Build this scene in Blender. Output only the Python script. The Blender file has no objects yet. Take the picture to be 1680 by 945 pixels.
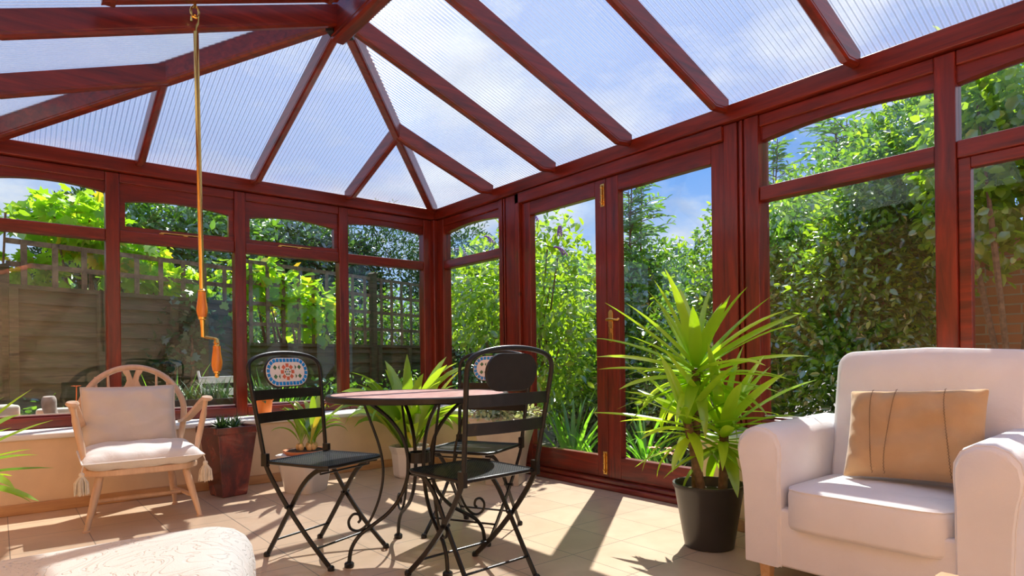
import bpy, math, random
import numpy as np
from mathutils import Vector, Matrix, Euler, Quaternion

random.seed(7)
rng = np.random.default_rng(7)
C = bpy.context.scene.collection
sc = bpy.context.scene
PI = math.pi
R = math.radians

# ------------------------------------------------------------------ camera
cam_d = bpy.data.cameras.new('camera')
cam = bpy.data.objects.new('camera', cam_d)
C.objects.link(cam)
CAM = Vector((-3.10, -4.87, 0.85))
TH, ROLL = R(39.3), 0.0116
fwd = Vector((math.sin(TH), math.cos(TH), 0)); rgt = Vector((math.cos(TH), -math.sin(TH), 0)); up = Vector((0, 0, 1))
xr = rgt * math.cos(ROLL) - up * math.sin(ROLL)
yr = rgt * math.sin(ROLL) + up * math.cos(ROLL)
cam.matrix_world = Matrix(((xr.x, yr.x, -fwd.x, CAM.x), (xr.y, yr.y, -fwd.y, CAM.y), (xr.z, yr.z, -fwd.z, CAM.z), (0, 0, 0, 1)))
cam_d.sensor_width = 36.0
cam_d.lens = 1031.0 / 1680 * 36
cam_d.shift_y = (589.7 - 472.5) / 1680
cam_d.clip_start = 0.02
cam_d.clip_end = 300
sc.camera = cam

# ------------------------------------------------------------------ light + exposure
SUN = Vector((1.31, 0.927, 1.933)).normalized()
sun_d = bpy.data.lights.new('sun', 'SUN')
sun_d.energy = 7.5
sun_d.angle = R(0.55)
sun_d.color = (1.0, 0.95, 0.86)
sun = bpy.data.objects.new('sun', sun_d); C.objects.link(sun)
sun.rotation_euler = SUN.to_track_quat('Z', 'Y').to_euler()
sun.location = (6, 5, 9)

WORLD_STRENGTH = 1.0
w = bpy.data.worlds.new('sky'); sc.world = w
w.use_nodes = True
nt = w.node_tree; nt.nodes.clear()
def N(nt, t, **kw):
    n = nt.nodes.new(t)
    for k, v in kw.items():
        if k.startswith('i_'): n.inputs[k[2:].replace('_', ' ')].default_value = v
        else: setattr(n, k, v)
    return n
def LK(nt, a, b): nt.links.new(a, b)
tc = N(nt, 'ShaderNodeTexCoord')
nm = N(nt, 'ShaderNodeVectorMath', operation='NORMALIZE'); LK(nt, tc.outputs['Generated'], nm.inputs[0])
sp = N(nt, 'ShaderNodeSeparateXYZ'); LK(nt, nm.outputs[0], sp.inputs[0])
cr = N(nt, 'ShaderNodeValToRGB'); LK(nt, sp.outputs['Z'], cr.inputs[0])
cr.color_ramp.elements[0].position = 0.0; cr.color_ramp.elements[0].color = (0.50, 0.66, 0.90, 1)
cr.color_ramp.elements[1].position = 0.75; cr.color_ramp.elements[1].color = (0.085, 0.22, 0.62, 1)
e = cr.color_ramp.elements.new(0.28); e.color = (0.16, 0.36, 0.80, 1)
dv = N(nt, 'ShaderNodeVectorMath', operation='MULTIPLY'); dv.inputs[1].default_value = (1.0, 1.0, 2.1)
LK(nt, nm.outputs[0], dv.inputs[0])
cl_ = N(nt, 'ShaderNodeVectorMath', operation='ADD'); cl_.inputs[1].default_value = (3.3, 0.4, 1.7); LK(nt, dv.outputs[0], cl_.inputs[0]); dv = cl_
no = N(nt, 'ShaderNodeTexNoise'); no.inputs['Scale'].default_value = 3.1; no.inputs['Detail'].default_value = 9; no.inputs['Roughness'].default_value = 0.6
LK(nt, dv.outputs[0], no.inputs['Vector'])
c2 = N(nt, 'ShaderNodeValToRGB'); LK(nt, no.outputs[0], c2.inputs[0])
c2.color_ramp.elements[0].position = 0.44; c2.color_ramp.elements[0].color = (0, 0, 0, 1)
c2.color_ramp.elements[1].position = 0.63; c2.color_ramp.elements[1].color = (1, 1, 1, 1)
no2 = N(nt, 'ShaderNodeTexNoise'); no2.inputs['Scale'].default_value = 6.0; no2.inputs['Detail'].default_value = 6
LK(nt, dv.outputs[0], no2.inputs['Vector'])
c3 = N(nt, 'ShaderNodeValToRGB'); LK(nt, no2.outputs[0], c3.inputs[0])
c3.color_ramp.elements[0].position = 0.35; c3.color_ramp.elements[0].color = (0.42, 0.48, 0.60, 1)
c3.color_ramp.elements[1].position = 0.65; c3.color_ramp.elements[1].color = (0.80, 0.84, 0.90, 1)
mx = N(nt, 'ShaderNodeMixRGB'); LK(nt, c2.outputs[0], mx.inputs[0]); LK(nt, cr.outputs[0], mx.inputs[1]); LK(nt, c3.outputs[0], mx.inputs[2])
bg = N(nt, 'ShaderNodeBackground'); LK(nt, mx.outputs[0], bg.inputs[0]); bg.inputs[1].default_value = WORLD_STRENGTH
ow = N(nt, 'ShaderNodeOutputWorld'); LK(nt, bg.outputs[0], ow.inputs[0])

def area(name, loc, rot, sx, sy, power, col):
    d = bpy.data.lights.new(name, 'AREA'); d.shape = 'RECTANGLE'; d.size = sx; d.size_y = sy; d.energy = power; d.color = col
    o = bpy.data.objects.new(name, d); C.objects.link(o); o.location = loc; o.rotation_euler = rot
    return o
# added warm fill lights under the unseen lounge ceiling, behind and left of the camera
area('warm_fill_light', (-5.0, -3.6, 2.34), (0, R(28), 0), 1.2, 1.6, 130, (1.0, 0.62, 0.34))
area('warm_fill_light', (-3.6, -6.9, 2.34), (R(-38), 0, 0), 1.8, 0.8, 130, (1.0, 0.60, 0.32))

vs = sc.view_settings
vs.view_transform = 'Standard'; vs.look = 'None'; vs.gamma = 1.0; vs.use_curve_mapping = False
vs.exposure = 0.28
sc.cycles.transparent_max_bounces = 16
sc.cycles.max_bounces = 10
sc.cycles.diffuse_bounces = 5
sc.cycles.sample_clamp_indirect = 6.0

# ------------------------------------------------------------------ materials
MATS = {}
def mat(name):
    m = bpy.data.materials.new(name); m.use_nodes = True
    MATS[name] = m
    return m, m.node_tree, m.node_tree.nodes['Principled BSDF']
def lin(c):
    return tuple((v / 255 / 12.92) if v / 255 <= 0.04045 else ((v / 255 + 0.055) / 1.055) ** 2.4 for v in c)
def ramp(nt, fac, stops):
    r = N(nt, 'ShaderNodeValToRGB'); LK(nt, fac, r.inputs[0])
    els = r.color_ramp.elements
    els[0].position, els[0].color = stops[0][0], (*stops[0][1], 1)
    els[1].position, els[1].color = stops[-1][0], (*stops[-1][1], 1)
    for p, c in stops[1:-1]:
        q = els.new(p); q.color = (*c, 1)
    return r.outputs[0]
def noise(nt, scale, detail=4, vec=None, rough=0.5, dist=0.0):
    n = N(nt, 'ShaderNodeTexNoise'); n.inputs['Scale'].default_value = scale; n.inputs['Detail'].default_value = detail
    n.inputs['Roughness'].default_value = rough; n.inputs['Distortion'].default_value = dist
    if vec is not None: LK(nt, vec, n.inputs['Vector'])
    return n.outputs[0]
def coords(nt, scale=(1, 1, 1), kind='Object'):
    t = N(nt, 'ShaderNodeTexCoord'); m = N(nt, 'ShaderNodeMapping'); m.inputs['Scale'].default_value = scale
    LK(nt, t.outputs[kind], m.inputs[0]); return m.outputs[0]
def bump(nt, b, h, strength=0.2, dist=0.01):
    n = N(nt, 'ShaderNodeBump'); n.inputs['Strength'].default_value = strength; n.inputs['Distance'].default_value = dist
    LK(nt, h, n.inputs['Height']); LK(nt, n.outputs[0], b.inputs['Normal'])

def wood(name, dark, light, grain=(1, 1, 12), rough=0.3, scale=9, coat=0.0, knots=True):
    m, nt, b = mat(name)
    v = coords(nt, grain)
    f = noise(nt, scale, 6, v, 0.65, 0.6)
    col = ramp(nt, f, [(0.3, dark), (0.7, light)])
    if knots:
        v2 = coords(nt, (1, 1, 1))
        vo = N(nt, 'ShaderNodeTexVoronoi'); vo.inputs['Scale'].default_value = 2.6; LK(nt, v2, vo.inputs['Vector'])
        k = ramp(nt, vo.outputs['Distance'], [(0.02, (0.25, 0.2, 0.2)), (0.06, (1, 1, 1))])
        mm = N(nt, 'ShaderNodeMixRGB', blend_type='MULTIPLY'); mm.inputs[0].default_value = 0.8
        LK(nt, col, mm.inputs[1]); LK(nt, k, mm.inputs[2]); col = mm.outputs[0]
    LK(nt, col, b.inputs['Base Color'])
    b.inputs['Roughness'].default_value = rough
    b.inputs['Coat Weight'].default_value = coat; b.inputs['Coat Roughness'].default_value = 0.12
    bump(nt, b, f, 0.15, 0.002)
    return m
for nm_, g in (('mahogany_z', (14, 14, 1.2)), ('mahogany_x', (1.2, 14, 14)), ('mahogany_y', (14, 1.2, 14))):
    wood(nm_, (0.070, 0.0060, 0.0022), (0.255, 0.0205, 0.0055), g, 0.32, 2.2, 0.25)
wood('pine', (0.42, 0.21, 0.09), (0.62, 0.36, 0.17), (1.5, 14, 14), 0.4, 2.2, 0.1)
wood('beech', (0.62, 0.40, 0.26), (0.76, 0.53, 0.37), (10, 10, 1.5), 0.38, 3, 0.15, knots=False)
wood('oak', (0.60, 0.36, 0.17), (0.76, 0.52, 0.30), (1.5, 14, 14), 0.35, 2.5, 0.1, knots=False)
wood('orange_wood', (0.60, 0.17, 0.02), (0.85, 0.30, 0.04), (14, 14, 2), 0.25, 4, 0.5, knots=False)
wood('fence_wood', (0.035, 0.028, 0.016), (0.18, 0.135, 0.075), (2, 2, 18), 0.9, 2.0, 0.0)
wood('trellis_wood', (0.09, 0.065, 0.04), (0.30, 0.22, 0.13), (6, 6, 6), 0.9, 2.0, 0.0)

m_f, nt_f = MATS['fence_wood'], MATS['fence_wood'].node_tree
b_f = nt_f.nodes['Principled BSDF']; src = b_f.inputs['Base Color'].links[0].from_socket
mo = ramp(nt_f, noise(nt_f, 3.5, 7, coords(nt_f, (1, 1, 2.5)), 0.7, 0.5), [(0.42, (0, 0, 0)), (0.62, (1, 1, 1))])
mg = N(nt_f, 'ShaderNodeMixRGB'); LK(nt_f, mo, mg.inputs[0]); LK(nt_f, src, mg.inputs[1]); mg.inputs[2].default_value = (0.075, 0.085, 0.035, 1)
LK(nt_f, mg.outputs[0], b_f.inputs['Base Color'])

def plain(name, col, rough=0.5, metal=0.0, var=0.12, scale=8, bmp=0.0, bscale=200, spec=0.5, coat=0.0):
    m, nt, b = mat(name)
    f = noise(nt, scale, 5, coords(nt))
    a = tuple(c * (1 - var) for c in col); d = tuple(min(1, c * (1 + var)) for c in col)
    LK(nt, ramp(nt, f, [(0.3, a), (0.7, d)]), b.inputs['Base Color'])
    b.inputs['Roughness'].default_value = rough; b.inputs['Metallic'].default_value = metal
    b.inputs['Specular IOR Level'].default_value = spec
    b.inputs['Coat Weight'].default_value = coat
    if bmp: bump(nt, b, noise(nt, bscale, 3, coords(nt)), bmp, 0.003)
    return m
plain('plaster', (0.74, 0.56, 0.38), 0.85, var=0.05, bmp=0.2, bscale=90)
plain('white_paint', (0.80, 0.79, 0.77), 0.4, var=0.03)
plain('ceiling_paint', (0.80, 0.78, 0.74), 0.8, var=0.02)
plain('brass', (0.80, 0.50, 0.14), 0.18, 1.0, 0.08)
plain('black_metal', (0.018, 0.017, 0.016), 0.34, 0.4, 0.2, 30, 0.15, 300)
plain('dark_steel', (0.05, 0.045, 0.045), 0.35, 0.6)
plain('black_plastic', (0.035, 0.032, 0.030), 0.32, 0.0, 0.15)
plain('grey_planter', (0.50, 0.44, 0.36), 0.38, 0.25, 0.18, 5, 0.05, 60)
plain('white_ceramic', (0.76, 0.72, 0.68), 0.25, 0.0, 0.03, coat=0.3)
plain('terracotta', (0.62, 0.22, 0.09), 0.7, 0.0, 0.15, 12)
plain('orange_pot', (0.88, 0.22, 0.02), 0.5, 0.0, 0.06)
plain('soil', (0.06, 0.035, 0.022), 0.95, 0.0, 0.5, 60, 1.0, 80)
plain('bark', (0.20, 0.12, 0.07), 0.9, 0.0, 0.4, 40, 0.9, 60)
plain('stem', (0.26, 0.16, 0.07), 0.8, 0.0, 0.3, 30)
plain('cream_wool', (0.80, 0.72, 0.60), 0.95, 0.0, 0.08, 60, 0.4, 200)
plain('stone', (0.60, 0.56, 0.48), 0.9, 0.0, 0.25, 6, 0.5, 40)
plain('driftwood', (0.30, 0.26, 0.24), 0.9, 0.0, 0.3, 14, 0.5, 60)
plain('bulb_skin', (0.72, 0.45, 0.18), 0.6, 0.0, 0.35, 40, 0.4, 90)
plain('patio', (0.22, 0.19, 0.16), 0.9, 0.0, 0.35, 3, 0.4, 30)
plain('lounge_wall', (0.80, 0.66, 0.48), 0.85, var=0.03)
plain('lounge_rug_floor', (0.62, 0.47, 0.33), 0.6, var=0.06)
plain('white_enamel', (0.78, 0.80, 0.82), 0.35, var=0.03)
plain('orange_petal', (0.90, 0.16, 0.03), 0.5, var=0.2)
plain('purple_petal', (0.42, 0.22, 0.62), 0.6, var=0.3)
plain('stitching', (0.13, 0.07, 0.03), 0.8)
plain('lead_grey', (0.15, 0.15, 0.16), 0.6)
# fabrics
def fabric(name, col, weave=420, strength=0.25, var=0.04, sheen=0.3):
    m, nt, b = mat(name)
    f = noise(nt, 6, 4, coords(nt))
    LK(nt, ramp(nt, f, [(0.3, tuple(c * (1 - var) for c in col)), (0.7, tuple(min(1, c * (1 + var)) for c in col))]), b.inputs['Base Color'])
    b.inputs['Roughness'].default_value = 0.9; b.inputs['Sheen Weight'].default_value = sheen
    b.inputs['Specular IOR Level'].default_value = 0.2
    w1 = N(nt, 'ShaderNodeTexNoise'); w1.inputs['Scale'].default_value = weave; w1.inputs['Detail'].default_value = 2
    LK(nt, coords(nt), w1.inputs['Vector'])
    f2 = noise(nt, 9, 3, coords(nt, (1, 1, 1)), 0.5, 1.0)
    ad = N(nt, 'ShaderNodeMath', operation='MULTIPLY_ADD'); ad.inputs[1].default_value = 0.15
    LK(nt, w1.outputs[0], ad.inputs[0]); LK(nt, f2, ad.inputs[2])
    bump(nt, b, ad.outputs[0], strength, 0.02)
    return m
fabric('white_cotton', (0.79, 0.78, 0.79))
fabric('linen_grey', (0.66, 0.59, 0.54), 500, 0.3)
fabric('linen_white', (0.78, 0.73, 0.69), 500, 0.3)
fabric('tan_suede', (0.56, 0.35, 0.17), 500, 0.35, 0.1, 0.4)
# matelasse throw: raised scrolls woven in the cloth
m, nt, b = mat('matelasse')
v = coords(nt)
n0 = N(nt, 'ShaderNodeTexNoise'); n0.inputs['Scale'].default_value = 8.0; n0.inputs['Detail'].default_value = 3.0; n0.inputs['Distortion'].default_value = 1.2; LK(nt, v, n0.inputs['Vector'])
ml = N(nt, 'ShaderNodeMath', operation='MULTIPLY'); ml.inputs[1].default_value = 10.0; LK(nt, n0.outputs[0], ml.inputs[0])
fr = N(nt, 'ShaderNodeMath', operation='PINGPONG'); fr.inputs[1].default_value = 0.5; LK(nt, ml.outputs[0], fr.inputs[0])
rr = ramp(nt, fr.outputs[0], [(0.0, (0, 0, 0)), (0.12, (1, 1, 1))])
fine = noise(nt, 350, 2, v)
ad = N(nt, 'ShaderNodeMath', operation='MULTIPLY_ADD'); ad.inputs[1].default_value = 0.3; LK(nt, fine, ad.inputs[0]); LK(nt, rr, ad.inputs[2])
bump(nt, b, ad.outputs[0], 0.5, 0.006)
LK(nt, ramp(nt, rr, [(0, (0.56, 0.525, 0.48)), (1, (0.59, 0.555, 0.51))]), b.inputs['Base Color'])
b.inputs['Roughness'].default_value = 0.9
# copper-brown mottled planter
m, nt, b = mat('bronze_glaze')
f = noise(nt, 9, 7, coords(nt, (1, 1, 0.6)), 0.7, 0.6)
LK(nt, ramp(nt, f, [(0.3, (0.06, 0.04, 0.04)), (0.5, (0.16, 0.045, 0.038)), (0.7, (0.36, 0.075, 0.05))]), b.inputs['Base Color'])
b.inputs['Roughness'].default_value = 0.22; b.inputs['Metallic'].default_value = 0.35; b.inputs['Coat Weight'].default_value = 0.4
# table top mosaic stone
m, nt, b = mat('rose_stone')
vo = N(nt, 'ShaderNodeTexVoronoi'); vo.inputs['Scale'].default_value = 30; LK(nt, coords(nt), vo.inputs['Vector'])
LK(nt, ramp(nt, vo.outputs['Color'], [(0.2, (0.66, 0.32, 0.26)), (0.8, (0.84, 0.52, 0.44))]), b.inputs['Base Color'])
b.inputs['Roughness'].default_value = 0.35
# floor tiles
m, nt, b = mat('floor_tile')
g = N(nt, 'ShaderNodeNewGeometry'); mp = N(nt, 'ShaderNodeMapping'); mp.inputs['Location'].default_value = (0.545 + 31.5, 2.92 + 33, 0)
LK(nt, g.outputs['Position'], mp.inputs[0])
br = N(nt, 'ShaderNodeTexBrick'); LK(nt, mp.outputs[0], br.inputs['Vector'])
br.offset = 0.0; br.squash = 1.0
br.inputs['Scale'].default_value = 1.0; br.inputs['Brick Width'].default_value = 0.315; br.inputs['Row Height'].default_value = 0.33
br.inputs['Mortar Size'].default_value = 0.0022; br.inputs['Mortar Smooth'].default_value = 0.1
br.inputs['Color1'].default_value = (0.60, 0.44, 0.31, 1); br.inputs['Color2'].default_value = (0.66, 0.49, 0.35, 1); br.inputs['Mortar'].default_value = (0.22, 0.18, 0.15, 1)
f = noise(nt, 5, 6, mp.outputs[0], 0.6, 0.8)
mm = N(nt, 'ShaderNodeMixRGB', blend_type='MULTIPLY'); mm.inputs[0].default_value = 1.0
LK(nt, br.outputs['Color'], mm.inputs[1]); LK(nt, ramp(nt, f, [(0.3, (0.86, 0.83, 0.80)), (0.7, (1.0, 1.0, 1.0))]), mm.inputs[2])
LK(nt, mm.outputs[0], b.inputs['Base Color']); b.inputs['Roughness'].default_value = 0.30
bump(nt, b, br.outputs['Fac'], -0.4, 0.002)
# brick
m, nt, b = mat('brick')
g = N(nt, 'ShaderNodeTexCoord'); mp = N(nt, 'ShaderNodeMapping'); mp.inputs['Rotation'].default_value = (R(90), 0, R(90)); LK(nt, g.outputs['Object'], mp.inputs[0])
sx = N(nt, 'ShaderNodeSeparateXYZ'); LK(nt, g.outputs['Object'], sx.inputs[0])
ax = N(nt, 'ShaderNodeMath', operation='ADD'); LK(nt, sx.outputs[0], ax.inputs[0]); LK(nt, sx.outputs[1], ax.inputs[1])
cx = N(nt, 'ShaderNodeCombineXYZ'); LK(nt, ax.outputs[0], cx.inputs[0]); LK(nt, sx.outputs[2], cx.inputs[1])
br = N(nt, 'ShaderNodeTexBrick'); LK(nt, cx.outputs[0], br.inputs['Vector'])
br.inputs['Scale'].default_value = 1.0; br.inputs['Brick Width'].default_value = 0.225; br.inputs['Row Height'].default_value = 0.075; br.inputs['Mortar Size'].default_value = 0.006
br.inputs['Color1'].default_value = (0.36, 0.12, 0.06, 1); br.inputs['Color2'].default_value = (0.48, 0.20, 0.10, 1); br.inputs['Mortar'].default_value = (0.35, 0.30, 0.25, 1)
LK(nt, br.outputs['Color'], b.inputs['Base Color']); b.inputs['Roughness'].default_value = 0.9
# window glass: clear, with a mirror share that grows at glancing angles
def glass(name, tint, refl):
    m = bpy.data.materials.new(name); m.use_nodes = True; MATS[name] = m
    nt = m.node_tree; nt.nodes.clear()
    o = N(nt, 'ShaderNodeOutputMaterial'); t = N(nt, 'ShaderNodeBsdfTransparent'); t.inputs[0].default_value = (*tint, 1)
    gl = N(nt, 'ShaderNodeBsdfGlossy'); gl.inputs['Roughness'].default_value = 0.0; gl.inputs[0].default_value = (1, 1, 1, 1)
    fr = N(nt, 'ShaderNodeFresnel'); fr.inputs[0].default_value = 1.5
    ge = N(nt, 'ShaderNodeNewGeometry'); sb_ = N(nt, 'ShaderNodeMath', operation='SUBTRACT'); sb_.inputs[0].default_value = refl; LK(nt, ge.outputs['Backfacing'], sb_.inputs[1])
    sb_.use_clamp = True
    mu = N(nt, 'ShaderNodeMath', operation='MULTIPLY'); LK(nt, fr.outputs[0], mu.inputs[0]); LK(nt, sb_.outputs[0], mu.inputs[1])
    mx = N(nt, 'ShaderNodeMixShader'); LK(nt, mu.outputs[0], mx.inputs[0]); LK(nt, t.outputs[0], mx.inputs[1]); LK(nt, gl.outputs[0], mx.inputs[2])
    LK(nt, mx.outputs[0], o.inputs[0])
glass('pane_glass', (0.97, 0.985, 0.98), 1.0)
# fluted polycarbonate
m = bpy.data.materials.new('polycarbonate'); m.use_nodes = True; MATS['polycarbonate'] = m
nt = m.node_tree; nt.nodes.clear()
o = N(nt, 'ShaderNodeOutputMaterial'); t = N(nt, 'ShaderNodeBsdfTransparent'); t.inputs[0].default_value = (0.93, 0.95, 1.0, 1)
gl = N(nt, 'ShaderNodeBsdfGlossy'); gl.inputs['Roughness'].default_value = 0.16; gl.inputs[0].default_value = (1, 1, 1, 1)
tr = N(nt, 'ShaderNodeBsdfTranslucent'); tr.inputs[0].default_value = (0.86, 0.90, 1.0, 1)
lw = N(nt, 'ShaderNodeLayerWeight'); lw.inputs[0].default_value = 0.35
LK(nt, ramp(nt, lw.outputs['Facing'], [(0.2, (0.76, 0.80, 0.84)), (0.55, (0.40, 0.45, 0.53)), (0.85, (0.09, 0.11, 0.15))]), t.inputs[0])
mr = N(nt, 'ShaderNodeMapRange'); LK(nt, lw.outputs['Facing'], mr.inputs[0]); mr.inputs[3].default_value = 0.05; mr.inputs[4].default_value = 0.65
m1 = N(nt, 'ShaderNodeMixShader'); m1.inputs[0].default_value = 0.15; LK(nt, t.outputs[0], m1.inputs[1]); LK(nt, tr.outputs[0], m1.inputs[2])
m2 = N(nt, 'ShaderNodeMixShader'); LK(nt, mr.outputs[0], m2.inputs[0]); LK(nt, m1.outputs[0], m2.inputs[1]); LK(nt, gl.outputs[0], m2.inputs[2])
LK(nt, m2.outputs[0], o.inputs[0])
# perforated seat metal
m, nt, b = mat('perforated_metal')
cc = coords(nt, (1, 1, 1))
vo = N(nt, 'ShaderNodeTexChecker'); vo.inputs['Scale'].default_value = 160; LK(nt, cc, vo.inputs['Vector'])
b.inputs['Base Color'].default_value = (0.013, 0.013, 0.013, 1); b.inputs['Roughness'].default_value = 0.45; b.inputs['Metallic'].default_value = 0.0; b.inputs['Specular IOR Level'].default_value = 0.35
ml = N(nt, 'ShaderNodeMath', operation='MULTIPLY'); ml.inputs[1].default_value = 0.62; LK(nt, vo.outputs['Fac'], ml.inputs[0])
sb = N(nt, 'ShaderNodeMath', operation='SUBTRACT'); sb.inputs[0].default_value = 1.0; LK(nt, ml.outputs[0], sb.inputs[1])
LK(nt, sb.outputs[0], b.inputs['Alpha'])

def leafmat(name, dark, light, trans=0.45, gloss=0.10, rough=0.28, tip=None):
    m = bpy.data.materials.new(name); m.use_nodes = True; MATS[name] = m
    nt = m.node_tree; nt.nodes.clear()
    o = N(nt, 'ShaderNodeOutputMaterial')
    g = N(nt, 'ShaderNodeNewGeometry')
    col = ramp(nt, g.outputs['Random Per Island'], [(0.0, dark), (1.0, light)] if tip is None else [(0.0, dark), (0.85, light), (1.0, tip)])
    d = N(nt, 'ShaderNodeBsdfDiffuse'); t = N(nt, 'ShaderNodeBsdfTranslucent'); gl = N(nt, 'ShaderNodeBsdfGlossy'); gl.inputs['Roughness'].default_value = rough
    br_ = N(nt, 'ShaderNodeMixRGB', blend_type='MULTIPLY'); br_.inputs[0].default_value = 1.0; LK(nt, col, br_.inputs[1]); br_.inputs[2].default_value = (1.9, 1.75, 0.7, 1)
    LK(nt, col, d.inputs[0]); LK(nt, br_.outputs[0], t.inputs[0])
    m1 = N(nt, 'ShaderNodeMixShader'); m1.inputs[0].default_value = trans; LK(nt, d.outputs[0], m1.inputs[1]); LK(nt, t.outputs[0], m1.inputs[2])
    m2 = N(nt, 'ShaderNodeMixShader'); m2.inputs[0].default_value = gloss; LK(nt, m1.outputs[0], m2.inputs[1]); LK(nt, gl.outputs[0], m2.inputs[2])
    LK(nt, m2.outputs[0], o.inputs[0])
leafmat('leaf_laurel', (0.045, 0.15, 0.025), (0.19, 0.42, 0.04), 0.42, 0.26, 0.24)
leafmat('leaf_deep', (0.018, 0.06, 0.022), (0.08, 0.20, 0.04), 0.38, 0.26, 0.24)
leafmat('leaf_lime', (0.14, 0.30, 0.02), (0.34, 0.52, 0.04), 0.52, 0.16, 0.26)
leafmat('leaf_vine', (0.18, 0.38, 0.02), (0.36, 0.58, 0.05), 0.60, 0.05, 0.4, (0.55, 0.38, 0.05))
leafmat('leaf_ivy', (0.02, 0.08, 0.025), (0.06, 0.16, 0.04), 0.3, 0.12, 0.3)
leafmat('leaf_conifer', (0.02, 0.06, 0.03), (0.06, 0.15, 0.05), 0.3, 0.05, 0.4)
leafmat('leaf_yucca', (0.24, 0.44, 0.015), (0.48, 0.68, 0.05), 0.45, 0.10, 0.30)
leafmat('leaf_aspidistra', (0.14, 0.30, 0.025), (0.38, 0.56, 0.05), 0.42, 0.10, 0.28, (0.55, 0.42, 0.06))
leafmat('leaf_succulent', (0.03, 0.10, 0.03), (0.09, 0.20, 0.06), 0.15, 0.12, 0.35)
leafmat('leaf_silver', (0.18, 0.26, 0.14), (0.55, 0.60, 0.42), 0.35, 0.10, 0.3)
leafmat('grass_blade', (0.10, 0.30, 0.03), (0.25, 0.55, 0.06), 0.5, 0.08, 0.3)

# mosaic tile colours
plain('tile_white', (0.82, 0.76, 0.68), 0.3, var=0.04)
plain('tile_blue', (0.02, 0.27, 0.68), 0.22, var=0.25, scale=60)
plain('tile_orange', (0.66, 0.15, 0.07), 0.3, var=0.15, scale=60)
plain('tile_green', (0.06, 0.17, 0.07), 0.3, var=0.2, scale=60)

# ------------------------------------------------------------------ mesh helpers
def prop(o, label=None, cat=None, group=None, kind=None):
    if label: o['label'] = label
    if cat: o['category'] = cat
    if group: o['group'] = group
    if kind: o['kind'] = kind
    return o
def empty(name, loc=(0, 0, 0), rz=0.0, label=None, cat=None, group=None, kind=None, parent=None):
    o = bpy.data.objects.new(name, None); C.objects.link(o)
    o.location = loc; o.rotation_euler = (0, 0, rz); o.empty_display_size = 0.1
    if parent: o.parent = parent
    return prop(o, label, cat, group, kind)

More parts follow.
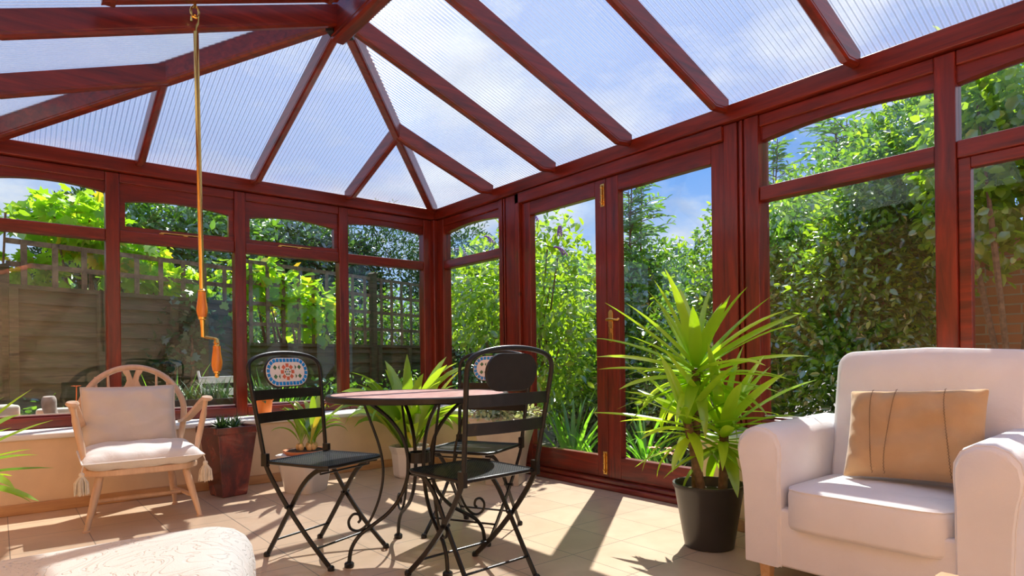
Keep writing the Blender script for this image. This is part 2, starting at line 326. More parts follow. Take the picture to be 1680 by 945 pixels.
class MB:
    def __init__(s): s.v = []; s.f = []; s.m = []
    def add(s, verts, faces, mi=0, mx=None):
        o = len(s.v)
        for p in verts:
            p = Vector(p)
            s.v.append(tuple(mx @ p) if mx is not None else tuple(p))
        for f in faces:
            s.f.append(tuple(i + o for i in f)); s.m.append(mi)
        return s
    def box(s, a, b, mi=0, mx=None):
        x0, y0, z0 = [min(a[i], b[i]) for i in range(3)]; x1, y1, z1 = [max(a[i], b[i]) for i in range(3)]
        return s.add([(x0, y0, z0), (x1, y0, z0), (x1, y1, z0), (x0, y1, z0), (x0, y0, z1), (x1, y0, z1), (x1, y1, z1), (x0, y1, z1)],
                     [(0, 3, 2, 1), (4, 5, 6, 7), (0, 1, 5, 4), (1, 2, 6, 5), (2, 3, 7, 6), (3, 0, 4, 7)], mi, mx)
    def beam(s, p, q, w, h, mi=0, chamfer=0.012):
        # bottom centreline p->q, vertical sides, lower arrises cut
        p = Vector(p); q = Vector(q); d = (q - p); n = Vector((-d.y, d.x, 0)).normalized()
        c = chamfer
        prof = [(-w / 2 + c, 0), (w / 2 - c, 0), (w / 2 - c * .2, c * .6), (w / 2 - c * .2, c * 1.6), (w / 2, c * 1.8), (w / 2, h), (-w / 2, h), (-w / 2, c * 1.8), (-w / 2 + c * .2, c * 1.6), (-w / 2 + c * .2, c * .6)]
        k = len(prof); vs = []
        for base in (p, q):
            for a, z in prof: vs.append(base + n * a + Vector((0, 0, z)))
        fs = [(i, (i + 1) % k, k + (i + 1) % k, k + i) for i in range(k)]
        fs += [tuple(range(k - 1, -1, -1)), tuple(range(k, 2 * k))]
        return s.add(vs, fs, mi)
    def prism(s, poly, axis, a, b, mi=0, mx=None):
        # poly: 2-D points; axis: extrusion axis 0/1/2
        k = len(poly)
        def P(u, v, t): return {0: (t, u, v), 1: (u, t, v), 2: (u, v, t)}[axis]
        vs = [P(u, v, a) for u, v in poly] + [P(u, v, b) for u, v in poly]
        fs = [(i, (i + 1) % k, k + (i + 1) % k, k + i) for i in range(k)]
        fs += [tuple(range(k - 1, -1, -1)), tuple(range(k, 2 * k))]
        return s.add(vs, fs, mi, mx)
    def lathe(s, prof, n=24, mi=0, mx=None, poly_rot=0.0):
        vs = []; fs = []
        for r, z in prof:
            for i in range(n):
                t = 2 * PI * i / n + poly_rot; vs.append((r * math.cos(t), r * math.sin(t), z))
        for j in range(len(prof) - 1):
            for i in range(n):
                a = j * n + i; b2 = j * n + (i + 1) % n
                fs.append((a, b2, b2 + n, a + n))
        fs.append(tuple(range(n - 1, -1, -1))); o = (len(prof) - 1) * n; fs.append(tuple(o + i for i in range(n)))
        return s.add(vs, fs, mi, mx)
    def tube(s, pts, r, n=8, mi=0, rect=None, closed=False, mx=None):
        # r: float or list; rect=(w,h) flat bar, h measured along the plane normal of the first bend
        pts = [Vector(p) for p in pts]; m_ = len(pts)
        rs = r if isinstance(r, (list, tuple)) else [r] * m_
        T = []
        for i in range(m_):
            if closed: a = pts[(i - 1) % m_]; c = pts[(i + 1) % m_]
            else: a = pts[max(0, i - 1)]; c = pts[min(m_ - 1, i + 1)]
            T.append((c - a).normalized())
        ref = Vector((0, 0, 1))
        if rect is not None and len(rect) > 2: ref = Vector(rect[2])
        if abs(T[0].dot(ref)) > 0.95: ref = Vector((1, 0, 0))
        u = (ref - T[0] * ref.dot(T[0])).normalized(); vs = []
        for i in range(m_):
            if rect is not None and len(rect) > 2:
                rv = Vector(rect[2]); u = (rv - T[i] * rv.dot(T[i])).normalized()
            else:
                u = (u - T[i] * u.dot(T[i])).normalized()
            w_ = T[i].cross(u)
            if rect is None:
                for k in range(n):
                    t = 2 * PI * k / n; vs.append(pts[i] + (u * math.cos(t) + w_ * math.sin(t)) * rs[i])
            else:
                a, b2 = rect[0] / 2, rect[1] / 2
                for x, y in ((-a, -b2), (a, -b2), (a, b2), (-a, b2)): vs.append(pts[i] + u * x + w_ * y)
        if rect is not None: n = 4
        fs = []
        for i in range(m_ if closed else m_ - 1):
            j = (i + 1) % m_
            for k in range(n):
                k2 = (k + 1) % n; fs.append((i * n + k, i * n + k2, j * n + k2, j * n + k))
        if not closed:
            fs.append(tuple(range(n - 1, -1, -1))); o = (m_ - 1) * n; fs.append(tuple(o + k for k in range(n)))
        return s.add(vs, fs, mi, mx)
    def blob(s, c, r, n=12, mi=0, mx=None):
        pr = [(max(1e-4, math.sin(PI * i / n)), -math.cos(PI * i / n)) for i in range(n + 1)]
        M_ = Matrix.Translation(Vector(c)) @ Matrix.Diagonal((*r, 1))
        return s.lathe(pr, 2 * n, mi, M_ if mx is None else mx @ M_)
    def build(s, name, mats, parent=None, smooth=False, bevel=0.0, seg=2, sub=0, kind=None, label=None, loc=None, rot=None):
        me = bpy.data.meshes.new(name)
        me.from_pydata(s.v, [], s.f); me.update()
        if not isinstance(mats, (list, tuple)): mats = [mats]
        for m_ in mats: me.materials.append(MATS[m_])
        if len(mats) > 1: me.polygons.foreach_set('material_index', s.m)
        import bmesh
        bm = bmesh.new(); bm.from_mesh(me); bmesh.ops.recalc_face_normals(bm, faces=bm.faces); bm.to_mesh(me); bm.free()
        if smooth:
            me.polygons.foreach_set('use_smooth', [True] * len(me.polygons))
            if smooth != 'all':
                try: me.set_sharp_from_angle(angle=R(42))
                except Exception: pass
        o = bpy.data.objects.new(name, me); C.objects.link(o)
        if parent is not None: o.parent = parent
        if loc is not None: o.location = loc
        if rot is not None: o.rotation_euler = rot
        if bevel:
            b_ = o.modifiers.new('bevel', 'BEVEL'); b_.width = bevel; b_.segments = seg; b_.limit_method = 'ANGLE'; b_.angle_limit = R(35)
        if sub:
            b_ = o.modifiers.new('subdivision', 'SUBSURF'); b_.levels = sub; b_.render_levels = sub
        return prop(o, label=label, kind=kind)
def spline(pts, n=8):
    pts = [Vector(p) for p in pts]; out = []
    for i in range(len(pts) - 1):
        p0 = pts[max(0, i - 1)]; p1 = pts[i]; p2 = pts[i + 1]; p3 = pts[min(len(pts) - 1, i + 2)]
        for k in range(n):
            t = k / n
            out.append(0.5 * ((2 * p1) + (p2 - p0) * t + (2 * p0 - 5 * p1 + 4 * p2 - p3) * t * t + (3 * p1 - p0 - 3 * p2 + p3) * t ** 3))
    out.append(pts[-1]); return out
def copy_tree(o, parent=None):
    c = o.copy(); C.objects.link(c); c.parent = parent
    for ch in list(o.children): copy_tree(ch, c)
    return c

# ------------------------------------------------------------------ setting: floor, dwarf walls, skirting
S = 'structure'
ZG, ZB, ZH, ZT1, ZT0, ZS = 2.12, 2.21, 2.055, 1.740, 1.667, 0.455      # groove, beam top, head bottom, transom, sill
W = 3.22
MB().box((-7.2, -8.2, -0.12), (0.06, 0.06, 0)).build('floor', 'floor_tile', kind=S)
FY = -0.33                                      # inner face of the dwarf wall under the back windows
FX = -0.30                                      # same, right-hand wall
MB().box((-3.45, FY, 0), (0.02, 0.02, ZS - 0.02)).build('wall_back', 'plaster', kind=S)
MB().box((FX, -1.20, 0), (0.02, FY, ZS - 0.02)).build('wall_right', 'plaster', kind=S)
MB().box((FX, -8.0, 0), (0.02, -2.97, ZS - 0.02)).build('wall_right', 'plaster', kind=S)
def sill(name, a, b): MB().box(a, b).build(name, 'white_paint', kind=S, bevel=0.012, seg=3)
sill('trim_1', (-3.45, FY - 0.02, ZS - 0.035), (0.0, -0.01, ZS)); sill('trim_2', (FX - 0.02, -1.20, ZS - 0.035), (-0.01, FY - 0.021, ZS))
sill('trim_3', (FX - 0.02, -8.0, ZS - 0.035), (-0.01, -2.97, ZS))
MB().box((-3.45, FY - 0.018, 0), (FX - 0.018, FY, 0.062)).build('baseboard_back', 'pine', kind=S, bevel=0.004)
MB().box((FX - 0.018, -1.20, 0), (FX, FY - 0.019, 0.062)).build('baseboard_right', 'pine', kind=S, bevel=0.004)
MB().box((FX - 0.018, -8.0, 0), (FX, -2.97, 0.062)).build('baseboard_right', 'pine', kind=S, bevel=0.004)

# ------------------------------------------------------------------ window and door joinery
# everything is drawn along a wall coordinate t and a depth d (0 = inner face, + = outwards)
def wp(wall, t, d, z): return (t, d, z) if wall == 'back' else (d, t, z)
def wbox(mb, wall, t0, t1, d0, d1, z0, z1): mb.box(wp(wall, t0, d0, z0), wp(wall, t1, d1, z1))
def arch_piece(mb, wall, t0, t1, d0, d1, ztop, zs, zm, n=14):
    a, b = min(t0, t1), max(t0, t1)
    bot = [(a + (b - a) * i / n, zs + (zm - zs) * (1 - (2 * i / n - 1) ** 2)) for i in range(n + 1)]
    for i in range(n):
        (ta, za), (tb, zb) = bot[i], bot[i + 1]
        poly = [(ta, za), (tb, zb), (tb, ztop), (ta, ztop)]
        mb.prism(poly, 1 if wall == 'back' else 0, d0, d1)
def mah(wall, vertical=False): return 'mahogany_z' if vertical else ('mahogany_x' if wall == 'back' else 'mahogany_y')
def window(n, wall, t0, t1, sash_top=False, sash_low=False, zsill=0.535):
    """t0<t1 = clear opening between mullions."""
    o = empty('window_%d' % n, wp(wall, (t0 + t1) / 2, 0, ZS), kind=S)
    off = Vector(o.location)
    def bd(mb, name, mt, par=None, bevel=0.004, smooth=False):
        base = off if par is None else off
        mb.v = [tuple(Vector(p) - base) for p in mb.v]
        return mb.build(name, mt, par or o, bevel=bevel, smooth=smooth)
    f = MB(); wbox(f, wall, t0, t1, 0.0, 0.08, ZH, ZG - 0.002); wbox(f, wall, t0, t1, 0.0, 0.08, ZT0, ZT1)
    wbox(f, wall, t0, t1, -0.01, 0.08, ZS, zsill - 0.012)
    wbox(f, wall, t0, t1, 0.014, 0.08, zsill - 0.012, zsill)
    bd(f, 'window_frame', mah(wall), bevel=0.007)
    zs, zm = (1.985, 2.016)
    if sash_top:
        s_ = MB(); w_ = 0.034
        wbox(s_, wall, t0, t0 + w_, 0.018, 0.06, ZT1, ZH); wbox(s_, wall, t1 - w_, t1, 0.018, 0.06, ZT1, ZH)
        wbox(s_, wall, t0 + w_, t1 - w_, 0.018, 0.06, ZT1, ZT1 + 0.032)
        arch_piece(s_, wall, t0 + w_, t1 - w_, 0.018, 0.06, ZH, 1.935, 1.966)
        sp_ = bd(s_, 'opening_sash', mah(wall), bevel=0.0)
        g_ = MB(); wbox(g_, wall, t0 + w_, t1 - w_, 0.036, 0.040, ZT1 + 0.03, 1.97); bd(g_, 'pane', 'pane_glass', sp_, bevel=0)
        st = MB(); tm = (t0 + t1) / 2; wbox(st, wall, tm - 0.12, tm + 0.13, 0.002, 0.012, ZT1 + 0.006, ZT1 + 0.014)
        wbox(st, wall, tm - 0.13, tm - 0.10, -0.004, 0.018, ZT1 - 0.002, ZT1 + 0.006); wbox(st, wall, tm + 0.02, tm + 0.05, -0.004, 0.018, ZT1 - 0.002, ZT1 + 0.006)
        bd(st, 'window_stay', 'brass', sp_, bevel=0.002)
    else:
        a_ = MB(); arch_piece(a_, wall, t0, t1, 0.016, 0.07, ZH + 0.004, zs, zm); bd(a_, 'arched_head', mah(wall), bevel=0)
        g_ = MB(); wbox(g_, wall, t0, t1, 0.036, 0.040, ZT1 - 0.004, 2.02); bd(g_, 'pane', 'pane_glass', bevel=0)
    if sash_low:
        s_ = MB(); w_ = 0.045
        wbox(s_, wall, t0, t0 + w_, 0.014, 0.06, zsill, ZT0); wbox(s_, wall, t1 - w_, t1, 0.014, 0.06, zsill, ZT0)
        wbox(s_, wall, t0 + w_, t1 - w_, 0.014, 0.06, ZT0 - w_, ZT0); wbox(s_, wall, t0 + w_, t1 - w_, 0.014, 0.06, zsill, zsill + w_)
        sp_ = bd(s_, 'opening_sash', mah(wall), bevel=0.004)
        g_ = MB(); wbox(g_, wall, t0 + w_, t1 - w_, 0.036, 0.040, zsill + w_ - .004, ZT0 - w_ + .004); bd(g_, 'pane', 'pane_glass', sp_, bevel=0)
    else:
        g_ = MB(); wbox(g_, wall, t0, t1, 0.036, 0.040, zsill - 0.004, ZT0 + 0.004); bd(g_, 'pane', 'pane_glass', bevel=0)
        bead = MB()
        for z0, z1 in ((zsill, zsill + 0.004),): wbox(bead, wall, t0, t1, 0.030, 0.036, z0, z1 + 0.004)
        bd(bead, 'glazing_bead', 'white_paint', bevel=0)
    return o
window(1, 'back', -3.115, -2.545)
window(2, 'back', -2.465, -1.742, sash_top=True)
window(3, 'back', -1.662, -0.930, sash_top=True)
window(4, 'back', -0.850, -0.129)
window(5, 'right', -0.944, -0.133)
window(6, 'right', -3.943, -3.147)
window(7, 'right', -4.82, -4.022, sash_low=True)
window(8, 'right', -5.70, -4.90)
window(9, 'right', -6.58, -5.78)
k_ = [0]
def trim(mb, mt, bevel=0.006):
    k_[0] += 1
    return mb.build('trim_%d' % (k_[0] + 3), mt, kind=S, bevel=bevel)
for a, b in ((-2.545, -2.465), (-1.742, -1.662), (-0.930, -0.850)):
    m_ = MB(); wbox(m_, 'back', a, b, -0.006, 0.08, ZS, ZG - 0.004); trim(m_, 'mahogany_z')
m_ = MB(); m_.box((-3.24, -0.03, 0), (-3.115, 0.1, ZG)); trim(m_, 'mahogany_z')
m_ = MB(); m_.box((-0.129, -0.006, ZS), (0.08, 0.08, ZG - 0.004)); m_.box((-0.006, -0.133, ZS), (0.08, -0.006, ZG - 0.004)); m_.box((-0.05, -0.05, ZS), (0.0, 0.0, ZG - 0.004)); trim(m_, 'mahogany_z')
for a, b in ((-4.022, -3.943), (-4.90, -4.82), (-5.78, -5.70)):
    m_ = MB(); wbox(m_, 'right', a, b, -0.006, 0.08, ZS, ZG - 0.004); trim(m_, 'mahogany_z')
# fluted posts either side of the doors
def fluted(t0, t1, g0):
    m_ = MB(); wd = 0.014
    xs = [t0, g0, g0 + wd, g0 + 2.2 * wd, g0 + 3.2 * wd, t1]
    wbox(m_, 'right', xs[0], xs[1], -0.01, 0.1, 0, ZG - 0.004); wbox(m_, 'right', xs[1], xs[2], 0.004, 0.1, 0, ZG - 0.004)
    wbox(m_, 'right', xs[2], xs[3], -0.01, 0.1, 0, ZG - 0.004); wbox(m_, 'right', xs[3], xs[4], 0.004, 0.1, 0, ZG - 0.004)
    wbox(m_, 'right', xs[4], xs[5], -0.01, 0.1, 0, ZG - 0.004)
    trim(m_, 'mahogany_z', 0.003)
fluted(-1.165, -0.944, -1.035)
fluted(-3.147, -2.945, -3.07)
m_ = MB(); wbox(m_, 'right', -1.215, -1.165, -0.028, 0.1, 0, ZG - 0.004); trim(m_, 'mahogany_z')
m_ = MB(); wbox(m_, 'right', -2.945, -1.165, -0.028, 0.1, 2.035, ZG - 0.004); trim(m_, 'mahogany_y')
m_ = MB(); wbox(m_, 'right', -2.945, -1.2, -0.075, 0.1, 0, 0.035); wbox(m_, 'right', -2.945, -1.2, -0.045, 0.1, 0.035, 0.062); trim(m_, 'mahogany_y')
# doors
def door(n, t0, t1, g0, g1, z0=0.064, z1=2.033, gz0=0.206, gz1=1.932):
    o = empty('door_%d' % n, (0.03, (t0 + t1) / 2, z0), kind=S); off = Vector(o.location)
    def bd(mb, name, mt, par=None, bevel=0.004, smooth=False):
        mb.v = [tuple(Vector(p) - off) for p in mb.v]; return mb.build(name, mt, par or o, bevel=bevel, smooth=smooth)
    for a, b in ((t0, g0), (g1, t1)):
        m_ = MB(); wbox(m_, 'right', a, b, 0.0, 0.055, z0, z1); bd(m_, 'stile', 'mahogany_z')
    m_ = MB(); wbox(m_, 'right', g0, g1, 0.0, 0.055, gz1, z1); bd(m_, 'top_rail', 'mahogany_y')
    m_ = MB(); wbox(m_, 'right', g0, g1, 0.0, 0.055, z0, gz0); bd(m_, 'bottom_rail', 'mahogany_y')
    m_ = MB(); wbox(m_, 'right', g0, g1, 0.026, 0.031, gz0 - .004, gz1 + .004); bd(m_, 'pane', 'pane_glass', bevel=0)
    return o, bd
d1, bd1 = door(1, -2.072, -1.216, -1.976, -1.313)
d2, bd2 = door(2, -2.944, -2.074, -2.86, -2.178)
for z0, z1 in ((1.85, 2.0), (0.085, 0.235)):
    m_ = MB(); wbox(m_, 'right', -2.064, -2.030, -0.006, 0.0, z0, z1); m_.tube([(-0.012, -2.047, z0 + 0.01), (-0.012, -2.047, z1 - 0.01)], 0.006)
    for q in (0.02, 0.07, 0.12): m_.tube([(-0.013, -2.047, z0 + q), (-0.013, -2.047, z0 + q + 0.008)], 0.010)
    m_.tube([(-0.012, -2.047, z0 + 0.03), (-0.026, -2.047, z0 + 0.03)], 0.005)
    bd1(m_, 'bolt', 'brass', bevel=0.001, smooth=True)
m_ = MB(); m_.prism([(-2.108 + 0.019 * math.cos(a) * 1.0, 1.06 + (0.085 if math.sin(a) >= 0 else -0.085) + 0.022 * math.sin(a)) for a in [2 * PI * i / 20 for i in range(20)]], 0, -0.006, 0.0)
m_.prism([(-2.113, 1.015), (-2.103, 1.015), (-2.103, 1.045), (-2.113, 1.045)], 0, -0.0075, -0.005, 0)
pl = bd2(m_, 'handle_plate', 'brass', bevel=0.002)
m_ = MB(); m_.tube([(0.0, -2.108, 1.10), (-0.045, -2.108, 1.10)], 0.009, 12); m_.tube(spline([(-0.045, -2.106, 1.10), (-0.048, -2.13, 1.104), (-0.050, -2.17, 1.10), (-0.046, -2.20, 1.096), (-0.040, -2.21, 1.104)]), 0.008, 10)
bd2(m_, 'handle', 'brass', pl, bevel=0, smooth=True)

# ------------------------------------------------------------------ eaves beams
m_ = MB(); m_.prism([(-0.02, ZG), (0.1, ZG), (0.1, 2.235), (0.0, 2.222), (-0.035, ZB), (-0.035, ZG + .004)], 0, -W - 0.1, 0.1); trim(m_, 'mahogany_x', 0.003)
m_ = MB(); m_.prism([(-0.02, ZG), (0.1, ZG), (0.1, 2.235), (0.0, 2.222), (-0.035, ZB), (-0.035, ZG + .004)], 1, -8.0, -0.036); trim(m_, 'mahogany_y', 0.003)
m_ = MB(); m_.box((-W - 0.1, -8.0, 2.05), (-W, -0.036, 2.235)); trim(m_, 'mahogany_y', 0.003)

# ------------------------------------------------------------------ roof
K = 0.362
def zu(d): return 2.114 + K * d                   # underside of the rafters, d = distance in from the eave
HX = W / 2
roof = empty('ceiling', (-HX, -HX, 2.2), kind=S)
ro = Vector(roof.location)
def rpart(mb, name, mt, **kw):
    mb.v = [tuple(Vector(p) - ro) for p in mb.v]; return mb.build(name, mt, roof, **kw)
rw, rh = 0.048, 0.115
def common(p_eave, p_top, d_top, w=rw, h=rh, mt='mahogany_x', name='rafter'):
    # foot is cut back where it meets the eaves beam
    m_ = MB(); pe = Vector(p_eave); pt = Vector(p_top); L_ = (pt - pe).length
    dirn = (pt - pe) / L_
    def at(dd): return pe + dirn * dd
    f0 = 0.30 * (ZB + 0.012 - 2.114) / K
    a = at(0.03 * L_ / d_top); a.z = 2.176
    b = at(0.145 * L_ / d_top); b.z = zu(0.145)
    c = pt.copy(); c.z = zu(d_top)
    n = Vector((-dirn.y, dirn.x, 0)).normalized() * (w / 2)
    def top(p, dd): q = p.copy(); q.z = zu(dd) + h; return q
    line = [(a, 0.03), (b, 0.145), (c, d_top)]
    ch = 0.011
    vs = []; 
    for p, dd in line:
        t_ = top(p, dd); nn = n.normalized()
        for s_ in ((-1, 0), (1, 0)):
            pass
        prof = [p - n * (1 - 2 * ch / w), p + n * (1 - 2 * ch / w), p + n * .93 + Vector((0, 0, ch)), p + n * .93 + Vector((0, 0, ch * 1.7)), p + n + Vector((0, 0, ch * 2)), t_ + n, t_ - n, p - n + Vector((0, 0, ch * 2)), p - n * .93 + Vector((0, 0, ch * 1.7)), p - n * .93 + Vector((0, 0, ch))]
        if dd == 0.03: prof = [q if q.z <= zu(dd) + h - 0.001 else Vector((q.x, q.y, zu(dd) + h)) for q in prof]
        vs += prof
    k = 10; fs = []
    for j in range(2):
        fs += [(j * k + i, j * k + (i + 1) % k, (j + 1) * k + (i + 1) % k, (j + 1) * k + i) for i in range(k)]
    fs += [tuple(range(k - 1, -1, -1)), tuple(range(2 * k, 3 * k))]
    m_.add(vs, fs); rpart(m_, name, mt)
TOP = HX - 0.02
for y in (-1.61, -2.30, -2.97, -3.64, -4.31, -4.98, -5.65, -6.32, -6.99):
    common((0, y, 0), (-TOP, y, 0), TOP); common((-W, y, 0), (-W + TOP, y, 0), TOP)
common((0, -0.885, 0), (-0.885, -0.885, 0), 0.885); common((-W, -0.885, 0), (-W + 0.885, -0.885, 0), 0.885)
common((-HX, 0, 0), (-HX, -TOP, 0), TOP, mt='mahogany_y')
common((-0.865, 0, 0), (-0.865, -0.865, 0), 0.865, mt='mahogany_y'); common((-W + 0.865, 0, 0), (-W + 0.865, -0.865, 0), 0.865, mt='mahogany_y')
common((0, 0, 0), (-TOP, -TOP, 0), TOP, w=0.06, h=0.125, name='hip_rafter'); common((-W, 0, 0), (-W + TOP, -TOP, 0), TOP, w=0.06, h=0.125, name='hip_rafter')
m_ = MB(); m_.beam((-HX, -HX + 0.06, zu(HX) - 0.07), (-HX, -8.0, zu(HX) - 0.07), 0.085, 0.24, chamfer=0.016); rpart(m_, 'ridge_beam', 'mahogany_y')
for sx_, sy_ in ((1, 1), (-1, 1)):
    m_ = MB(); a = PI / 4 if sx_ > 0 else 3 * PI / 4
    m_.box((0.045, -0.034, zu(HX) - 0.035), (0.085, 0.034, zu(HX) + 0.10), mx=Matrix.Translation((-HX, -HX, 0)) @ Matrix.Rotation(a, 4, 'Z')); rpart(m_, 'steel_bracket', 'dark_steel')
# fluted polycarbonate sheets
PER, AMP = 0.026, 0.0068
def sheet(kind, a, b):
    m_ = MB(); n = int(round((b - a) / PER * 8)); vs = []; fs = []
    for i in range(n + 1):
        t = a + (b - a) * i / n; off = AMP * math.sin(2 * PI * t / PER)
        if kind == 'right': d0, d1 = -0.09, min(HX, max(-t, 0.0)) if t > -HX else HX; p = [(-d, t, d) for d in (d0, max(d1, d0))]
        elif kind == 'left': d0, d1 = -0.09, min(HX, max(-t, 0.0)) if t > -HX else HX; p = [(-W + d, t, d) for d in (d0, max(d1, d0))]
        else: d1 = max(0.0, min(-t, W + t)); p = [(t, -d, d) for d in (-0.09, d1)]
        for x, y, d in p: vs.append((x, y, zu(d) + rh + 0.012 + off))
    fs = [(2 * i, 2 * i + 2, 2 * i + 3, 2 * i + 1) for i in range(n)]
    m_.add(vs, fs); rpart(m_, 'roof_panel', 'polycarbonate', smooth='all')
ys = [0.0, -0.885, -1.61, -2.30, -2.97, -3.64, -4.31, -4.98, -5.65, -6.32, -6.99, -8.0]
for a, b in zip(ys[1:], ys[:-1]): sheet('right', a, b); sheet('left', a, b)
xs_ = [-W, -W + 0.865, -HX, -0.865, 0.0]
for a, b in zip(xs_[:-1], xs_[1:]): sheet('back', a, b)
# roof vent above the pole
m_ = MB()
def rz(x): return zu(W + x)
for ya, yb in ((-1.76, -1.71), (-2.26, -2.21)):
    m_.beam((-2.75, ya, rz(-2.75) + 0.075), (-1.70, ya, rz(-1.70) + 0.075), 0.045, 0.045, chamfer=0.004)
m_.beam((-2.72, -1.73, rz(-2.72) + 0.075), (-2.72, -2.28, rz(-2.72) + 0.075), 0.045, 0.045, chamfer=0.004); m_.beam((-1.75, -1.73, rz(-1.75) + 0.075), (-1.75, -2.28, rz(-1.75) + 0.075), 0.045, 0.045, chamfer=0.004)
rpart(m_, 'roof_vent_frame', 'mahogany_x')

# ------------------------------------------------------------------ lounge side of the room (behind and left of the camera)
m_ = MB(); m_.box((-7.2, -8.2, 0), (-7.1, -0.2, 2.5)); m_.build('wall_left', 'lounge_wall', kind=S)
m_ = MB(); m_.box((-7.1, -8.2, 0), (0.02, -8.0, 3.0)); m_.build('wall_front', 'lounge_wall', kind=S)
m_ = MB(); m_.box((-7.1, -0.32, 0), (-3.46, -0.2, 2.5)); m_.build('wall_back', 'lounge_wall', kind=S)
m_ = MB(); m_.box((-7.1, -8.0, 2.40), (-W - 0.1, -0.2, 2.5)); m_.build('ceiling', 'ceiling_paint', kind=S)
m_ = MB(); m_.box((-W - 0.1, -8.0, 2.236), (-W - 0.04, -0.2, 2.40)); m_.build('trim_40', 'ceiling_paint', kind=S)

# ------------------------------------------------------------------ furniture: table
def make_table(loc, rz):
    t = empty('bistro_table', loc, rz, 'round bistro table with rose-pink stone top on curved black metal legs', 'table')
    m_ = MB(); m_.lathe([(0.372, 0.700), (0.372, 0.706), (0.001, 0.706)], 64); m_.build('table_top', 'rose_stone', t, smooth=True)
    m_ = MB(); m_.lathe([(0.36, 0.682), (0.388, 0.682), (0.392, 0.686), (0.392, 0.704), (0.388, 0.708), (0.371, 0.708), (0.371, 0.699), (0.001, 0.699)], 64); m_.build('rim', 'black_metal', t, smooth=True, label='black metal rim round the table top')
    m_ = MB(); m_.tube([(0.045 * math.cos(a), 0.045 * math.sin(a), 0.43) for a in [2 * PI * i / 16 for i in range(16)]], 0.006, 6, closed=True, rect=(0.045, 0.006, (0, 0, 1)))
    m_.tube([(0.045 * math.cos(a), 0.045 * math.sin(a), 0.36) for a in [2 * PI * i / 16 for i in range(16)]], 0.006, 6, closed=True)
    m_.build('leg_collar', 'black_metal', t)
    for q in range(4):
        a = PI / 2 * q; ca, sa = math.cos(a), math.sin(a)
        def P(r, z): return (r * ca, r * sa, z)
        m_ = MB()
        m_.tube(spline([P(0.235, .683), P(0.205, .665), P(0.13, .60), P(0.075, .52), P(0.052, .43), P(0.055, .35), P(0.085, .27), P(0.14, .205), P(0.21, .16), P(0.265, .125), P(0.30, .075), P(0.31, .015)], 6), 0.0085, 8)
        m_.lathe([(0.018, 0), (0.02, 0.004), (0.02, 0.016), (0.014, 0.022)], 16, mx=Matrix.Translation(P(0.31, 0)))
        m_.build('leg', 'black_metal', t, smooth=True)
        m_ = MB()
        m_.tube(spline([P(0.245, .683), P(0.215, .60), P(0.175, .48), P(0.162, .38), P(0.175, .29), P(0.205, .21), P(0.235, .165), P(0.27, .145), P(0.302, .158), P(0.31, .19), P(0.292, .215), P(0.268, .212), P(0.262, .19), P(0.272, .178)], 6), 0.0058, 8)
        m_.build('scroll', 'black_metal', t, smooth=True)
    return t
make_table((-1.68, -2.49, 0), math.atan2(-2.43 + 2.49, -1.985 + 1.68))

